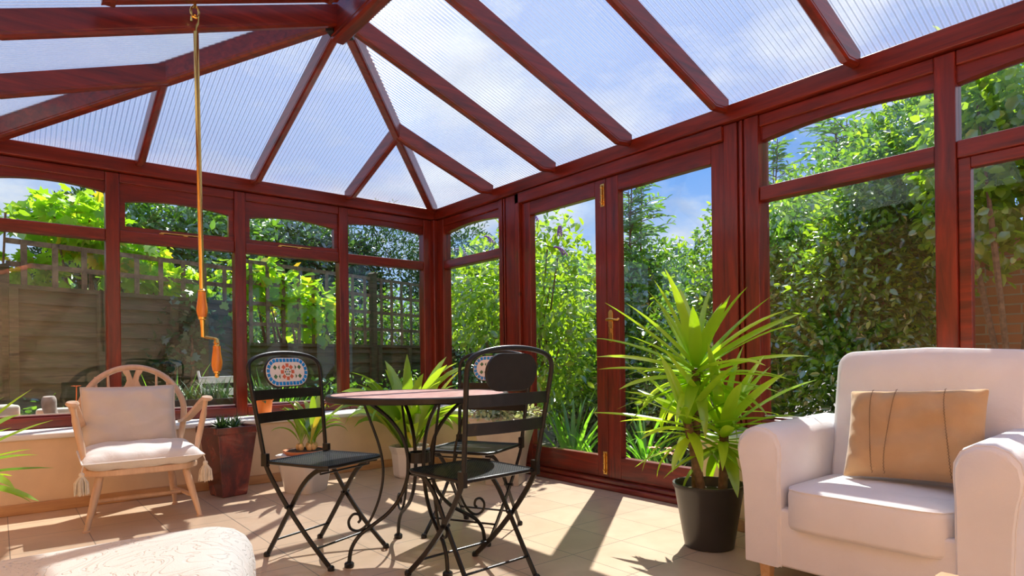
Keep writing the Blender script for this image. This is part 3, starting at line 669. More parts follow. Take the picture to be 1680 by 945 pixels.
# ------------------------------------------------------------------ folding bistro chairs
def stadium(w, h, n=12):
    r = h / 2; c = w / 2 - r
    return [(c + r * math.cos(a), r * math.sin(a)) for a in [-PI / 2 + PI * i / n for i in range(n + 1)]] + [(-c + r * math.cos(a), r * math.sin(a)) for a in [PI / 2 + PI * i / n for i in range(n + 1)]]
SEATZ = 0.42
def make_bistro():
    t = empty('bistro_chair', (0, 0, 0)); hw = 0.185
    lean = lambda z: -0.175 - max(0, z - SEATZ) * 0.16
    # back hoop
    m_ = MB(); pts = []
    for s_ in (-1, 1):
        col = [(s_ * (0.180 + 0.078 * (z - .43)), lean(z), z) for z in (0.43, 0.52, 0.62, 0.72, 0.79)]
        pts.append(col)
    arc = [(-0.207, .825), (-0.194, .853), (-0.155, .874), (-0.085, .888), (0, .893), (0.085, .888), (0.155, .874), (0.194, .853), (0.207, .825)]
    m_.tube(spline(pts[0] + [(x, lean(z), z) for x, z in arc] + pts[1][::-1], 4), 0.0095, 10); m_.build('back_hoop', 'black_metal', t, smooth=True)
    for z in (0.705, 0.605):
        m_ = MB(); n = 8; cs = []
        hz = 0.180 + 0.078 * (z - .43); m_.tube([(-hz + 2 * hz * i / n, lean(z) - 0.022 * (1 - (2 * i / n - 1) ** 2), z) for i in range(n + 1)], 0, rect=(0.044, 0.005, (0, 0, 1))); m_.build('back_slat', 'black_metal', t)
    M_ = Matrix.Translation((0, lean(0.80) - 0.002, 0.804)) @ Matrix.Rotation(R(90 + 7.4), 4, 'X')   # local x right, y up, -z.. forward
    pq = MB(); pq.prism(stadium(0.250, 0.138), 2, -0.006, 0.006, 0, M_); pl = pq.build('plaque', 'black_metal', t, smooth=True, bevel=0.002)
    fm = MB(); Z0, Z1 = -0.0085, -0.0055
    fm.prism(stadium(0.242, 0.130), 2, Z0, Z1, 0, M_)
    # blue border tiles along the stadium
    st = stadium(0.219, 0.107, 40); L = [0]
    for i in range(len(st)): a, b = st[i], st[(i + 1) % len(st)]; L.append(L[-1] + math.dist(a, b))
    nt_ = 28
    for k in range(nt_):
        s_ = L[-1] * (k + .5) / nt_; i = max(j for j in range(len(st)) if L[j] <= s_); a, b = st[i], st[(i + 1) % len(st)]
        f_ = (s_ - L[i]) / max(1e-9, L[i + 1] - L[i]); px, py = a[0] + (b[0] - a[0]) * f_, a[1] + (b[1] - a[1]) * f_
        an = math.atan2(b[1] - a[1], b[0] - a[0]); Q = M_ @ Matrix.Translation((px, py, 0)) @ Matrix.Rotation(an, 4, 'Z')
        fm.box((-0.0078, -0.0082, Z0 - 0.0012), (0.0078, 0.0082, Z0), 1, Q)
    for k in range(8):
        a = 2 * PI * k / 8 + PI / 8 * 0; Q = M_ @ Matrix.Translation((0.0305 * math.cos(a), 0.0305 * math.sin(a), 0)) @ Matrix.Rotation(a + PI / 4 * 0, 4, 'Z')
        fm.box((-0.0082, -0.0082, Z0 - 0.0012), (0.0082, 0.0082, Z0), 2, Q)
    for k in range(6):
        a = 2 * PI * k / 6; Q = M_ @ Matrix.Translation((0.0128 * math.cos(a), 0.0128 * math.sin(a), 0)); fm.box((-0.0035, -0.0035, Z0 - 0.0012), (0.0035, 0.0035, Z0), 3, Q)
    fm.box((-0.0025, -0.0025, Z0 - 0.0012), (0.0025, 0.0025, Z0), 1, M_)
    for x in (-1, 1):
        for y in (-1, 1):
            Q = M_ @ Matrix.Translation((x * 0.071, y * 0.021, 0)) @ Matrix.Rotation(PI / 4, 4, 'Z'); fm.box((-0.0078, -0.0078, Z0 - 0.0012), (0.0078, 0.0078, Z0), 3, Q)
            Q = M_ @ Matrix.Translation((x * 0.049, y * 0.021, 0)); fm.prism([(x * -0.004, -0.0105), (x * 0.0048, 0), (x * -0.004, 0.0105)], 2, Z0 - 0.0012, Z0, 3, Q)
    fm.build('mosaic_face', ['tile_white', 'tile_blue', 'tile_orange', 'tile_green'], pl, label='white mosaic face with blue border and orange flower')
    # seat
    m_ = MB(); ol = [(-0.185, -0.175), (-0.19, 0.10), (-0.165, 0.175), (-0.10, 0.20), (0.10, 0.20), (0.165, 0.175), (0.19, 0.10), (0.185, -0.175)]
    sp_ = [Vector((x, y, 0)) for x, y in [(-0.178, -0.165), (-0.182, 0.14), (-0.165, 0.178), (-0.12, 0.188), (0.12, 0.188), (0.165, 0.178), (0.182, 0.14), (0.178, -0.165)]]
    m_.prism([(p.x, p.y) for p in sp_], 2, SEATZ - 0.002, SEATZ + 0.001); se = m_.build('seat', 'perforated_metal', t)
    m_ = MB(); m_.tube([(p.x, p.y, SEATZ - 0.003) for p in sp_], 0.0075, 8, closed=True); m_.build('seat_rim', 'black_metal', se, smooth=True)
    # legs: the two long side bars run from the back to the front feet, the seat bars to the rear feet
    for s_ in (-1, 1):
        m_ = MB(); m_.tube(spline([(s_ * .182, -0.170, .455), (s_ * .182, -0.168, .41), (s_ * .180, -0.13, .345), (s_ * .175, -0.045, .235), (s_ * .172, 0.07, .115), (s_ * .172, 0.19, 0.012)], 5), 0, rect=(0.007, 0.020, (1, 0, 0)))
        m_.lathe([(0.013, 0), (0.014, 0.003), (0.014, 0.014), (0.009, 0.02)], 12, mx=Matrix.Translation((s_ * .172, 0.196, 0))); m_.build('front_leg', 'black_metal', t)
        m_ = MB(); m_.tube(spline([(s_ * .150, 0.165, .408), (s_ * .152, 0.10, .392), (s_ * .155, 0.03, .335), (s_ * .157, -0.04, .235), (s_ * .157, -0.12, .115), (s_ * .157, -0.19, 0.012)], 5), 0, rect=(0.007, 0.020, (1, 0, 0)))
        m_.lathe([(0.013, 0), (0.014, 0.003), (0.014, 0.014), (0.009, 0.02)], 12, mx=Matrix.Translation((s_ * .157, -0.196, 0))); m_.build('rear_leg', 'black_metal', t)
        m_ = MB(); m_.tube([(s_ * .145, -0.042, .237), (s_ * .19, -0.042, .237)], 0.007, 10); m_.build('pivot', 'black_metal', t)
        m_ = MB(); m_.box((s_ * .172, -0.188, .40), (s_ * .190, -0.155, .455)); m_.build('seat_bracket', 'black_metal', t)
    m_ = MB(); m_.tube([(-.172, .115, .078), (.172, .115, .078)], 0.005, 8); m_.build('stretcher', 'black_metal', t)
    m_ = MB(); m_.tube([(-.157, -.145, .078), (.157, -.145, .078)], 0.005, 8); m_.build('stretcher', 'black_metal', t)
    m_ = MB(); m_.tube([(-.15, 0.12, .398), (-.15, 0.12, .382), (.15, 0.12, .382), (.15, 0.12, .398)], 0.004, 6); m_.build('seat_catch', 'black_metal', t)
    return t
ch = make_bistro(); G_ = 'folding bistro chairs around the round table'
def put(o, x, y, fx, fy, lab):
    o.location = (x, y, 0); o.rotation_euler = (0, 0, math.atan2(fy, fx) - PI / 2); prop(o, lab, 'chair', G_)
put(ch, -1.975, -2.175, 0.38, -0.92, 'black folding bistro chair in front of the bulb plant pot, mosaic plaque in full view')
put(copy_tree(ch), -1.275, -2.335, -0.90, -0.44, 'black folding bistro chair behind the table, its mosaic plaque half hidden by another chair')
put(copy_tree(ch), -1.665, -2.86, -0.06, 1.0, 'black folding bistro chair seen from behind, showing the plain back of its plaque')

# ------------------------------------------------------------------ soft shapes
def cushion(name, w, h, t, mt, parent=None, n=22, pw=2.6, wob=0.004, seed=1, pinch=0.05, label=None, piping=False):
    rs = random.Random(seed); ph = [rs.uniform(0, 6) for _ in range(6)]
    m_ = MB(); vs = []
    for side in (1, -1):
        for j in range(n + 1):
            for i in range(n + 1):
                u, v = 2 * i / n - 1, 2 * j / n - 1
                e_ = (max(0, 1 - abs(u) ** pw) * max(0, 1 - abs(v) ** pw)) ** 0.45
                px = u * w / 2 * (1 - pinch * (1 - v * v) * abs(u)); py = v * h / 2 * (1 - pinch * (1 - u * u) * abs(v))
                wr = wob * e_ * (math.sin(9 * u + 5 * v + ph[0]) + math.sin(4 * u - 11 * v + ph[1]) + 1.3 * math.sin(3 * u * v * 6 + ph[2]))
                vs.append((px, py, side * (t / 2 * e_ + 0.002) + wr))
    k = (n + 1) * (n + 1); fs = []
    for side in (0, 1):
        for j in range(n):
            for i in range(n):
                a = side * k + j * (n + 1) + i; q = (a, a + 1, a + n + 2, a + n + 1); fs.append(q if side == 0 else q[::-1])
    ring = [i for i in range(n + 1)] + [j * (n + 1) + n for j in range(1, n + 1)] + [n * (n + 1) + i for i in range(n - 1, -1, -1)] + [j * (n + 1) for j in range(n - 1, 0, -1)]
    for a, b in zip(ring, ring[1:] + ring[:1]): fs.append((a, b, b + k, a + k))
    m_.add(vs, fs); o = m_.build(name, mt, parent, smooth='all', sub=1, label=label)
    if piping:
        p_ = MB(); p_.tube([Vector(vs[a]) * 1.0 for a in ring], 0.004, 6, closed=True); p_.build('piping', mt, o, smooth=True)
    return o

# ------------------------------------------------------------------ white armchair (back to the right-hand wall, facing -X)
ax0, ax1 = -0.93, -0.345
ay0, ay1 = -4.41, -3.575                           # outer sides
ac = empty('armchair', ((ax0 + ax1) / 2, (ay0 + ay1) / 2, 0), 0, 'white slipcovered armchair with rolled arms under the window', 'armchair')
ao = Vector(ac.location)
def apart(mb, name, mt, **kw):
    mb.v = [tuple(Vector(p) - ao) for p in mb.v]; return mb.build(name, mt, ac, **kw)
def arm_profile(yo, s):
    # yo = outer y, s = +1 if inwards is -y ; rolled top, slight waist, hem at z .09
    pr = [(0.012, .088), (0.010, .25), (0.006, .36), (-0.002, .43), (-0.012, .47), (-0.016, .505), (-0.008, .545), (0.018, .574), (0.055, .588), (0.10, .585), (0.135, .565), (0.152, .53), (0.154, .49), (0.150, .42), (0.150, .25), (0.150, .088)]
    return [(yo - s * a, z) for a, z in pr]
for yo, s in ((ay1, 1), (ay0, -1)):
    m_ = MB(); pr = arm_profile(yo, s); secs = []
    xs2 = [ax0 + .0, ax0 + .012, ax0 + .04, ax0 + .2, ax0 + .4, ax1]
    cyy = yo - s * 0.075
    for i, x in enumerate(xs2):
        sc_ = (0.90, 0.975, 1, 1, 1, 1)[i]; k = len(pr)
        for a, z in pr: m_.v.append((x - 0.0, cyy + (a - cyy) * sc_, 0.088 + (z - 0.088) * (0.97 + 0.03 * (sc_ - .9) * 10 if sc_ < 1 else 1) + (0.018 * (i / 5))))
    for i in range(len(xs2) - 1):
        for j in range(k): m_.f.append((i * k + j, i * k + (j + 1) % k, (i + 1) * k + (j + 1) % k, (i + 1) * k + j)); m_.m.append(0)
    m_.f.append(tuple(range(k))); m_.m.append(0); m_.f.append(tuple((len(xs2) - 1) * k + j for j in range(k))[::-1]); m_.m.append(0)
    ar = apart(m_, 'armrest', 'white_cotton', smooth=True)
    # piping seam round the front face of the arm
    m_ = MB(); m_.tube([(ax0 + 0.013, cyy + (a - cyy) * 0.985, z * 0.998 + 0.001) for a, z in pr], 0.0028, 6)
    m_.v = [tuple(Vector(p) - ao) for p in m_.v]; m_.build('seam', 'white_cotton', ar, smooth=True)
yi0, yi1 = ay0 + .150, ay1 - .150
m_ = MB(); m_.box((ax0 + 0.012, yi0 - 0.01, .09), (ax1, yi1 + 0.01, .30)); apart(m_, 'skirt', 'white_cotton', bevel=0.01, smooth=True)
# seat cushion: thick boxed cushion with crowned top
m_ = MB(); n = 14
xa, xb, ya, yb = ax0 - 0.012, ax1 - .12, yi0 + .004, yi1 - .004
prof = [(0.985, .235), (1.0, .25), (1.0, .30), (1.0, .355), (0.985, .372), (0.95, .381), (0.6, .393), (0.0, .400)]
rows = []
for f_, z in prof:
    ring = []
    for i in range(40):
        a = 2 * PI * i / 40; c_, s2 = math.cos(a), math.sin(a); p_ = 7.0 if f_ > .5 else 7.0
        rr_ = (abs(c_) ** p_ + abs(s2) ** p_) ** (-1 / p_)
        ring.append(((xa + xb) / 2 + rr_ * c_ * (xb - xa) / 2 * max(f_, 0.001), (ya + yb) / 2 + rr_ * s2 * (yb - ya) / 2 * max(f_, 0.001), z))
    rows.append(ring)
for ring in rows: m_.v += ring
for j in range(len(rows) - 1):
    for i in range(40): m_.f.append((j * 40 + i, j * 40 + (i + 1) % 40, (j + 1) * 40 + (i + 1) % 40, (j + 1) * 40 + i)); m_.m.append(0)
m_.f.append(tuple(range(39, -1, -1))); m_.m.append(0)
scu = apart(m_, 'seat_cushion', 'white_cotton', smooth='all')
m_ = MB(); m_.tube([(x, y, z + 0.002) for x, y, z in rows[4]], 0.0028, 6, closed=True); m_.v = [tuple(Vector(p) - ao) for p in m_.v]; m_.build('seam', 'white_cotton', scu, smooth=True)
# backrest: leaning slab with rounded top corners
m_ = MB(); bw = (yi0 - 0.09, yi1 + 0.010); ol = []
yy0, yy1 = bw
zt = 0.865; r_ = 0.06
ol = [(yy0, .12), (yy0, zt - r_)] + [(yy0 + r_ - r_ * math.cos(a), zt - r_ + r_ * math.sin(a)) for a in [PI / 2 * i / 6 for i in range(1, 7)]] + [((yy0 + yy1) / 2, zt + .012)] + [(yy1 - r_ + r_ * math.sin(a), zt - r_ + r_ * math.cos(a)) for a in [PI / 2 * i / 6 for i in range(0, 7)]] + [(yy1, .12)]
def bx_(z, front): return (-0.58 if front else -0.345) + (0.15 if front else 0.03) * max(0, (z - .3)) / .56
k = len(ol)
for fr_, ins in ((True, 0.93), (True, 1.0), (False, 1.0)):
    for y, z in ol:
        yc, zc = (yy0 + yy1) / 2, .45
        X = bx_(z, fr_) + (0.028 if (fr_ and ins == 1.0) else 0)
        m_.v.append((X, yc + (y - yc) * ins, zc + (z - zc) * (ins if z > .4 else 1)))
for i in range(2):
    for j in range(k): m_.f.append((i * k + j, i * k + (j + 1) % k, (i + 1) * k + (j + 1) % k, (i + 1) * k + j)); m_.m.append(0)
m_.f.append(tuple(range(k))); m_.m.append(0); m_.f.append(tuple(2 * k + j for j in range(k))[::-1]); m_.m.append(0)
bk = apart(m_, 'backrest', 'white_cotton', smooth=True, bevel=0.008)
for x, y in ((ax0 + .06, ay1 - .07), (ax0 + .06, ay0 + .07), (ax1 - .04, ay1 - .07), (ax1 - .04, ay0 + .07)):
    m_ = MB(); m_.lathe([(0.022, 0.0), (0.032, 0.10)], 4, mx=Matrix.Translation((x, y, 0)) @ Matrix.Rotation(PI / 4, 4, 'Z')); apart(m_, 'leg', 'oak', bevel=0.003, label='pale oak leg')

# tan cushion leaning on the backrest
pc = cushion('throw_pillow', 0.44, 0.335, 0.13, 'tan_suede', seed=5, wob=0.0045, pw=3.2, pinch=0.04)
prop(pc, 'tan suede throw pillow with zigzag stitching leaning in the white armchair', 'cushion')
zx = Vector((0, -1, 0)); zy = Vector((0.36, 0.02, 0.93)).normalized(); zz = zx.cross(zy).normalized(); zy = zz.cross(zx)
q_ = Matrix((zx, zy, zz)).transposed()
pc.rotation_euler = (Matrix.Rotation(0, 3, 'X') @ q_ @ Matrix.Rotation(R(3), 3, 'Z')).to_euler()
pc.location = (-0.600, -4.045, 0.568)
for k_i, (x0, x1) in enumerate(((-0.115, -0.135), (-0.055, -0.035), (0.12, 0.09))):
    m_ = MB(); pts = []
    for i in range(60):
        v_ = -0.93 + 1.86 * i / 59; xx = x0 + (x1 - x0) * math.sin(v_ * 1.5) * 0.5 + (0.0018 if i % 2 else -0.0018)
        u = xx / 0.22; e_ = (max(0, 1 - abs(u) ** 3.2) * max(0, 1 - abs(v_) ** 3.2)) ** 0.45
        pts.append((xx, v_ * 0.1675, 0.065 * e_ + 0.0085))
    m_.tube(pts, 0.0010, 5); m_.build('stitching', 'stitching', pc, label='dark zigzag stitching')

# ------------------------------------------------------------------ ottoman under the white quilted throw (near left)
ot = empty('ottoman', (-2.636, -3.353, 0), R(-19), 'long upholstered ottoman under a cream quilted throw, nearest the camera', 'ottoman')
def throw(x0, x1, y0, y1, z1, rr, name, zb, par, wav, slope):
    m_ = MB(); n = 120; rows = []
    def ringpts(inset, z, wv):
        out = []
        for i in range(n):
            a = 2 * PI * i / n; c_, s2 = math.cos(a), math.sin(a); p_ = 9
            q = (abs(c_) ** p_ + abs(s2) ** p_) ** (-1 / p_)
            ww = wv * (math.sin(i * 2 * PI / n * 17) * .6 + math.sin(i * 2 * PI / n * 29 + 1) * .4)
            x = (x0 + x1) / 2 + q * c_ * ((x1 - x0) / 2 - inset + ww)
            out.append((x, (y0 + y1) / 2 + q * s2 * ((y1 - y0) / 2 - inset + ww), z * (1 + slope * (x - x1) / z1)))
        return out
    rows.append(ringpts(0.0, zb, wav)); rows.append(ringpts(0.004, (zb + z1) * .5, wav * .7)); rows.append(ringpts(0.0, z1 - rr, wav * .25))
    for a in (18, 36, 54, 72, 90): rows.append(ringpts(rr * (1 - math.cos(R(a))), z1 - rr + rr * math.sin(R(a)), 0.0))
    for f_ in (0.5, 0.75, 0.92): rows.append(ringpts(rr + ((y1 - y0) / 2 - rr) * f_, z1 + 0.003, 0))
    for r2 in rows: m_.v += r2
    for j in range(len(rows) - 1):
        for i in range(n): m_.f.append((j * n + i, j * n + (i + 1) % n, (j + 1) * n + (i + 1) % n, (j + 1) * n + i)); m_.m.append(0)
    m_.f.append(tuple((len(rows) - 1) * n + i for i in range(n))); m_.m.append(0)
    return m_.build(name, 'matelasse', par, smooth='all')
m_ = MB(); m_.box((-0.95, -0.44, .06), (-0.05, -0.05, .40)); m_.build('upholstered_box', 'linen_white', ot, bevel=0.03, seg=3)
for x in (-.90, -.10):
    for y in (-.40, -.09):
        m_ = MB(); m_.lathe([(0.016, 0), (0.024, .07)], 12, mx=Matrix.Translation((x, y, 0))); m_.build('leg', 'oak', ot)
th = throw(-1.02, 0.0, -0.49, 0.0, 0.505, 0.085, 'quilted_throw', 0.03, ot, 0.010, 0.085)
th.name = 'quilted_throw'; th.data.name = 'quilted_throw'; th['label'] = 'cream quilted throw with woven scroll pattern'

# low table corner, bottom right
lt = empty('side_table', (-2.0, -4.75, 0), 0, 'pale wooden side table with square corner at the bottom right edge of the photo', 'table')
m_ = MB(); m_.box((-0.25, -0.28, .425), (0.245, 0.28, .45)); m_.build('table_top', 'oak', lt, bevel=0.003)
for x in (-.21, .205):
    for y in (-.24, .24):
        m_ = MB(); m_.box((x - .018, y - .018, 0), (x + .018, y + .018, .425)); m_.build('leg', 'oak', lt, bevel=0.003)

# ------------------------------------------------------------------ low beech armchair
wc = empty('spindle_armchair', (-2.49, -0.83, 0), R(-2), 'pale beech low armchair with hooped spindle back by the planter', 'armchair')
m_ = MB(); n = 28; ol = []
for i in range(n):
    a = 2 * PI * i / n; c_, s2 = math.cos(a), math.sin(a); q = (abs(c_) ** 4 + abs(s2) ** 4) ** (-.25)
    wd = 0.275 - 0.035 * (s2 * q > 0) * (s2 * q); ol.append((q * c_ * wd, q * s2 * 0.235))
m_.prism(ol, 2, 0.268, 0.302); m_.build('seat', 'beech', wc, bevel=0.008, seg=3, smooth=True)
hoop = [(-.215, .185, .29), (-.245, .215, .42), (-.262, .235, .52), (-.262, .25, .61), (-.225, .266, .70), (-.165, .28, .77), (-.085, .288, .815), (0, .291, .829), (.085, .288, .815), (.165, .28, .77), (.225, .266, .70), (.262, .25, .61), (.262, .235, .52), (.245, .215, .42), (.215, .185, .29)]
m_ = MB(); m_.tube(spline(hoop, 5), 0.0175, 10); m_.build('back_hoop', 'beech', wc, smooth=True)
def hoop_z(x): return .829 - 0.95 * x * x * (1 + 6.0 * x * x) * 1.05
for x in (-.185, -.125, .125, .185):
    zt_ = hoop_z(x) - .012; m_ = MB(); m_.tube([(x * .8, .19, .295), (x * .92, .24, .5), (x, .272 + .01 * (zt_ > .75), zt_)], [0.007, 0.0095, 0.0065], 10); m_.build('spindle', 'beech', wc, smooth=True)
m_ = MB()  # pierced centre splat: lyre top with forked head, waist and ring below
def splat(p): return [(x, z) for x, z in p]
half = [(0.0, .760), (0.018, .815), (0.052, .812), (0.050, .80), (0.034, .775), (0.030, .75), (0.040, .722), (0.062, .70), (0.072, .685), (0.050, .672), (0.0, .668)]
poly = half + [(-x, z) for x, z in half[-2:0:-1]]
m_.prism(poly, 1, .268, .284); m_.tube([(0.062 * math.cos(a), .272, .62 + 0.062 * math.sin(a)) for a in [2 * PI * i / 24 for i in range(24)]], 0.011, 8, closed=True)
m_.prism([(-.03, .30), (.03, .30), (.045, .56), (-.045, .56)], 1, .205, .22, mx=Matrix.Rotation(0, 4, 'X')); m_.build('splat', 'beech', wc, smooth=True, bevel=0.003)
for s_ in (-1, 1):
    m_ = MB(); m_.tube(spline([(s_ * .250, .225, .50), (s_ * .262, .14, .515), (s_ * .285, .0, .575), (s_ * .305, -.11, .632), (s_ * .312, -.165, .650), (s_ * .313, -.185, .648)], 5), 0, rect=(0.046, 0.019, (1, 0, 0.1)))
    # paddle end
    m_.lathe([(0.001, -.012), (0.026, -.010), (0.031, 0.0), (0.026, 0.010), (0.001, 0.012)], 18, mx=Matrix.Translation((s_ * .313, -.170, .650)) @ Matrix.Rotation(R(14), 4, 'X'))
    m_.build('armrest', 'beech', wc, smooth=True, bevel=0.006, seg=3)
    m_ = MB(); m_.tube(spline([(s_ * .255, -.12, .285), (s_ * .275, -.13, .42), (s_ * .300, -.145, .56), (s_ * .311, -.155, .645)], 4), [0.013] * 4 + [0.0165] * 5 + [0.0125] * 4, 10); m_.build('arm_support', 'beech', wc, smooth=True)
    m_ = MB(); m_.tube(spline([(s_ * .20, -.17, .27), (s_ * .225, -.19, .16), (s_ * .262, -.218, .005)], 5), [.016] + [.019] * 5 + [0.0175, .016, .0145, .0135, .013], 12)
    m_.lathe([(0.018, 0), (0.019, .005), (0.015, .008)], 14, mx=Matrix.Translation((s_ * .262, -.218, 0))); m_.build('front_leg', 'beech', wc, smooth=True)
    m_ = MB(); m_.tube(spline([(s_ * .17, .14, .27), (s_ * .185, .165, .17), (s_ * .20, .195, .07), (s_ * .205, .20, .005)], 4), [.014, .015, .017, .0185, .02, .0205, .02, .0185, .0155, .013, .0125, .0125, .0125], 12)
    m_.lathe([(0.017, 0), (0.018, .005), (0.014, .008)], 14, mx=Matrix.Translation((s_ * .205, .20, 0))); m_.build('rear_leg', 'beech', wc, smooth=True)
    m_ = MB(); m_.tube([(s_ * .238, -.198, .108), (s_ * .215, 0, .11), (s_ * .198, .185, .10)], [.009, .0125, .009], 10); m_.build('stretcher', 'beech', wc, smooth=True)
m_ = MB(); m_.tube([(-.215, 0, .11), (0, 0, .112), (.215, 0, .11)], [.009, .013, .009], 10); m_.build('stretcher', 'beech', wc, smooth=True)

bc = cushion('back_cushion', 0.47, 0.34, 0.11, 'linen_grey', seed=3, wob=0.003, pw=3.4, pinch=0.035, piping=True)
prop(bc, 'grey-white linen cushion standing against the hooped back of the beech armchair', 'cushion')
bc.rotation_euler = (R(80), R(0), R(-2)); bc.location = (-2.512, -0.67, 0.552)
sc_ = cushion('seat_cushion', 0.56, 0.49, 0.115, 'linen_white', seed=9, wob=0.0035, pw=4.5, pinch=0.0, piping=True)
prop(sc_, 'white linen seat cushion with corner tassels on the beech armchair', 'cushion')
sc_.rotation_euler = (R(2), 0, R(-2)); sc_.location = (-2.49, -0.845, 0.352)
for s_ in (-1, 1):
    m_ = MB(); x, y = s_ * .275, -.235
    m_.tube([(x, y, -.0), (x + s_ * .006, y - .012, -.022), (x + s_ * .008, y - .014, -.035)], 0.003, 6); m_.blob((x + s_ * .008, y - .014, -.045), (0.013, 0.013, 0.013), 6)
    rs = random.Random(3 + s_)
    for i in range(90):
        a = rs.uniform(0, 2 * PI); r0 = rs.uniform(0.002, .009); r1 = r0 * rs.uniform(2.6, 4.4)
        m_.tube([(x + s_ * .008 + r0 * math.cos(a), y - .014 + r0 * math.sin(a), -.052), (x + s_ * .008 + r1 * math.cos(a) * .9, y - .014 + r1 * math.sin(a) * .9, -.085), (x + s_ * .008 + r1 * math.cos(a) + rs.uniform(-.004, .004), y - .014 + r1 * math.sin(a), -.135 - rs.uniform(0, .012))], 0.0021, 4)
    m_.build('tassel', 'cream_wool', sc_, smooth=True, label='cream wool corner tassel')

# ------------------------------------------------------------------ roof vent winding pole
wp_ = empty('winding_pole', (-2.385, -1.73, 2.46), 0, 'brass window winding pole with two turned wooden grips hanging from the roof', 'pole')
m_ = MB()
m_.tube([(0.0, 0, .07), (0, 0, .02)], 0.007, 10)
m_.tube([(0.0 + 0.017 * math.cos(a), 0.006 * math.sin(a) * 0, 0.0 + 0.026 * math.sin(a)) for a in [2 * PI * i / 16 for i in range(16)]], 0.0055, 8, closed=True); m_.build('eye', 'brass', wp_, smooth=True)
m_ = MB(); m_.tube(spline([(-.014, .004, -.045), (-.012, .004, -.022), (0, .004, -.012), (.012, 0, -.022), (.012, 0, -.045), (.004, 0, -.07), (.003, 0, -.10)], 5), 0.0055, 8)
lx = 0.012
m_.tube([(0.003, 0, -.09), (0.003 + lx, 0, -1.27)], 0.0112, 14); m_.build('rod', 'brass', wp_, smooth=True)
M_ = Matrix.Translation((0.003 + lx, 0, -1.40))
grip = [(0.011, .118), (0.0165, .115), (0.0165, .105), (0.0175, .09), (0.0210, .065), (0.0238, .042), (0.0232, .024), (0.0190, .006), (0.017, 0.0)]
m_ = MB(); m_.lathe([(0.011, 0), *[(r, z) for r, z in grip[::-1]], (0.011, .118)], 20, mx=M_); m_.build('upper_grip', 'orange_wood', wp_, smooth=True)
m_ = MB(); m_.lathe([(0.014, .115), (0.018, .12), (0.018, .124), (0.012, .13)], 16, mx=M_); m_.build('ferrule', 'brass', wp_, smooth=True)
m_ = MB(); m_.lathe([(0.012, -.012), (0.0175, -.008), (0.0175, .001)], 16, mx=M_)
m_.tube([(0.015, 0, -1.405), (0.017, 0, -1.45), (0.018, 0, -1.49)], [0.0125, .0095, .0100], 12)
m_.tube(spline([(0.018, 0, -1.486), (0.024, 0, -1.490), (0.05, .0, -1.494), (0.072, 0, -1.498), (0.076, 0, -1.505), (0.076, 0, -1.53)], 4), 0.0060, 8)
m_.lathe([(0.005, .0), (0.012, -.012), (0.015, -.022), (0.010, -.026), (0.015, -.032), (0.015, -.036)], 14, mx=Matrix.Translation((0.076, 0, -1.496))); m_.build('crank', 'brass', wp_, smooth=True)
m_ = MB(); M2 = Matrix.Translation((0.076, 0, -1.648)); m_.lathe([(0.011, 0), *[(r, z) for r, z in grip[::-1]], (0.011, .118)], 20, mx=M2); m_.build('lower_grip', 'orange_wood', wp_, smooth=True)
m_ = MB(); m_.lathe([(0.014, .001), (0.0155, -.004), (0.0155, -.008), (0.009, -.012), (0.010, -.018), (0.011, -.024), (0.005, -.032)], 14, mx=M2); m_.build('end_cap', 'brass', wp_, smooth=True)

# ------------------------------------------------------------------ plants
def mesh_np(name, V, F, mt, parent=None, loc=None, smooth=False):
    me = bpy.data.meshes.new(name); n = len(V); k = F.shape[1]
    me.vertices.add(n); me.vertices.foreach_set('co', V.astype(np.float32).ravel())
    me.loops.add(F.size); me.loops.foreach_set('vertex_index', F.astype(np.int32).ravel())
    me.polygons.add(len(F)); me.polygons.foreach_set('loop_start', np.arange(0, F.size, k, dtype=np.int32)); me.polygons.foreach_set('loop_total', np.full(len(F), k, dtype=np.int32))
    me.update(calc_edges=True); me.materials.append(MATS[mt])
    if smooth: me.polygons.foreach_set('use_smooth', [True] * len(F))
    o = bpy.data.objects.new(name, me); C.objects.link(o)
    if parent is not None: o.parent = parent
    if loc is not None: o.location = loc
    return o
LEAF = np.array([(0, 0, 0), (.24, .30, .07), (.20, .70, .04), (0, 1, -.08), (-.20, .70, .04), (-.24, .30, .07)], float); LEAF_F = np.array([(0, 1, 2, 3), (0, 3, 4, 5)])
NARROW = LEAF * np.array([.55, 1, .7])
ROUND = LEAF * np.array([1.55, 1, 1.0])
LOBED = np.array([(0, 0, 0), (.30, -.10, .03), (.52, .22, .02), (.30, .38, .05), (.34, .72, 0), (.10, .66, .04), (0, 1.0, -.06), (-.10, .66, .04), (-.34, .72, 0), (-.30, .38, .05), (-.52, .22, .02), (-.30, -.10, .03)], float)
LOBED_F = np.array([(0, 1, 2, 3), (0, 3, 4, 5), (0, 5, 6, 6), (0, 6, 7, 7), (0, 7, 8, 9), (0, 9, 10, 11)])
LOBED_F = np.array([(0, 1, 2, 3), (0, 3, 4, 5), (0, 5, 6, 7), (0, 7, 8, 9), (0, 9, 10, 11)])
def inst(T, TF, pos, ydir, nrm, size):
    """instances a leaf template: ydir = along the leaf, nrm = rough upper normal"""
    y = ydir / np.linalg.norm(ydir, axis=1, keepdims=True); x = np.cross(y, nrm); x /= np.linalg.norm(x, axis=1, keepdims=True) + 1e-9; z = np.cross(x, y)
    V = (T[None, :, 0, None] * x[:, None] + T[None, :, 1, None] * y[:, None] + T[None, :, 2, None] * z[:, None]) * size[:, None, None] + pos[:, None]
    k = len(T); F = (TF[None] + (np.arange(len(pos)) * k)[:, None, None]).reshape(-1, TF.shape[1])
    return V.reshape(-1, 3), F
